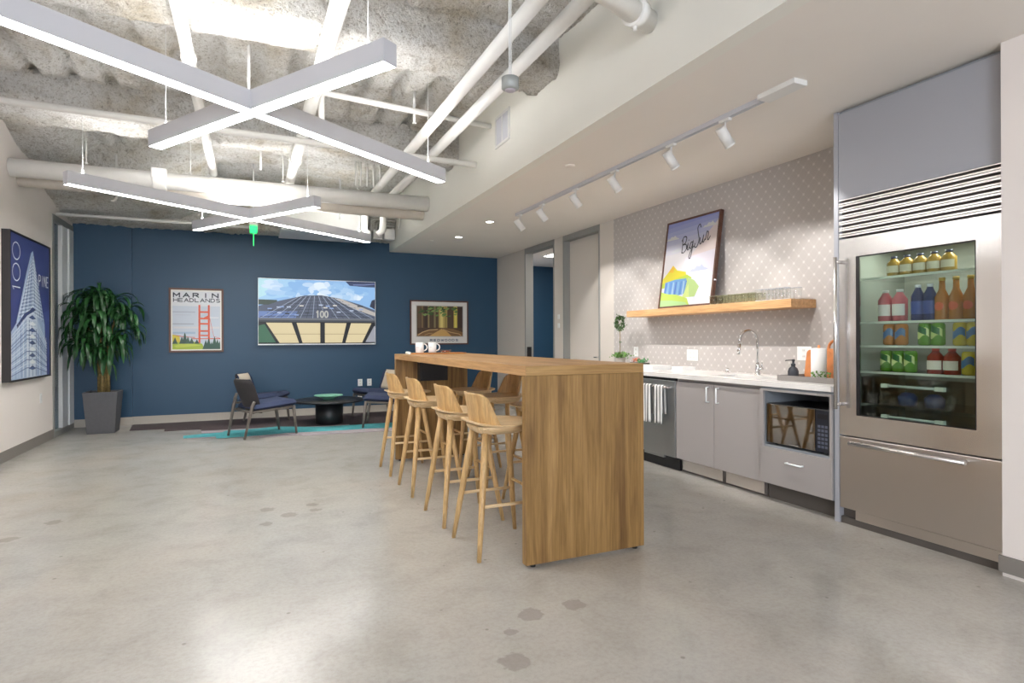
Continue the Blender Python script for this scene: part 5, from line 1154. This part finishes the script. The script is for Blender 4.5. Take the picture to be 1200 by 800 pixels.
# ------------------------------------------------------------------ track lighting and downlights
TX = 2.95
t = thing('track_rail', 'long white ceiling track with feed box running above the kitchen', 'track', (TX, 0, 0))
MB().box(-.018, -.006, 2.72, 6.45, ZC - .032, ZC).box(.006, .018, 2.72, 6.45, ZC - .032, ZC).box(-.006, .006, 2.72, 6.45, ZC - .012, ZC).build('rail', M['housing'], t)
MB().box(-.055, .055, 2.44, 2.716, ZC - .032, ZC).build('feed_box', M['white_matte'], t, bevel=.003); MB().box(-.0055, .0055, 2.75, 6.44, ZC - .018, ZC - .0125).build('rail_slot', M['black'], t)
def head():
    t = thing('track_spotlight', '', 'spotlight', (0, 0, 0), 0, 'white track spotlights')
    MB().box(-.016, .016, -.045, .045, -.018, 0).build('adapter', M['white_matte'], t, bevel=.002)
    MB().tube([(0, 0, -.018), (0, 0, -.085)], .007, 8).build('arm', M['white_matte'], t)
    d = Vector((.64, 0, -.77)).normalized(); c = Vector((-.005, 0, -.115)); a = c - d * .065; e = c + d * .065
    MB().tube([a, e], .036, 24, cap=True).tube([e, e + d * .012], .036, 24, cap=False).build('barrel', M['white_matte'], t)
    MB().tube([e + d * .002, e + d * .005], .031, 20).build('lens', M['spot_lens'], t)
    return t, e + d * .02, d
hd, hp, hdir = head(); ys = [3.04, 3.60, 4.36, 5.04, 5.77, 6.36]
lbs = ['white track spotlight nearest the refrigerator', 'white track spotlight second from the refrigerator', 'white track spotlight third from the refrigerator', 'white track spotlight fourth from the refrigerator', 'white track spotlight fifth from the refrigerator', 'white track spotlight at the far end of the track']
for i, (y, l) in enumerate(zip(ys, lbs)):
    if i == 0: hd.location = (TX, y, ZC - .032); hd['label'] = l
    else: dup(hd, (TX, y, ZC - .032), 0, l)
    sl = D.lights.new('spot_beam', 'SPOT'); sl.energy = SPOT_W; sl.spot_size = math.radians(74); sl.spot_blend = .35; sl.shadow_soft_size = .025; sl.color = (1, .975, .95)
    so = D.objects.new('spot_beam', sl); C.objects.link(so); so.location = Vector((TX, y, ZC - .032)) + hp + hdir * .01; so.rotation_euler = Vector((hdir.x, 0, hdir.z)).to_track_quat('-Z', 'Y').to_euler()
for i, (x, y, l) in enumerate(((2.83, 8.25, 'recessed ceiling downlight nearer the blue wall'), (2.83, 7.02, 'recessed ceiling downlight nearer the track'))):
    t = thing('recessed_downlight', l, 'downlight', (x, y, ZC), 0, 'recessed downlights'); MB().lathe([(.052, -.0005), (.065, -.002), (.068, -.006), (.050, -.006), (.049, -.003)], (0, 0, 0), 28).build('trim_ring', M['white_matte'], t)
    MB().lathe([(.0, -.003), (.048, -.003)], (0, 0, 0), 24).build('lens', M['down_lens'], t)
    sl = D.lights.new('down_beam', 'SPOT'); sl.energy = DOWN_W; sl.spot_size = math.radians(110); sl.spot_blend = .6; sl.shadow_soft_size = .04; sl.color = (1, .93, .84); so = D.objects.new('down_beam', sl); C.objects.link(so); so.location = (x, y, ZC - .02)
for x, y, l in ((2.56, 8.72, 'small flat ceiling disc between the soffit and the downlights'), (2.56, 4.47, 'small flat ceiling disc beside the track lights')):
    o = MB().lathe([(.0, -.008), (.04, -.008), (.045, 0)], (0, 0, 0), 24).build('sprinkler_cover', M['ceil']); o.location = (x, y, ZC - .0005); tag(o, l, 'ceiling disc')
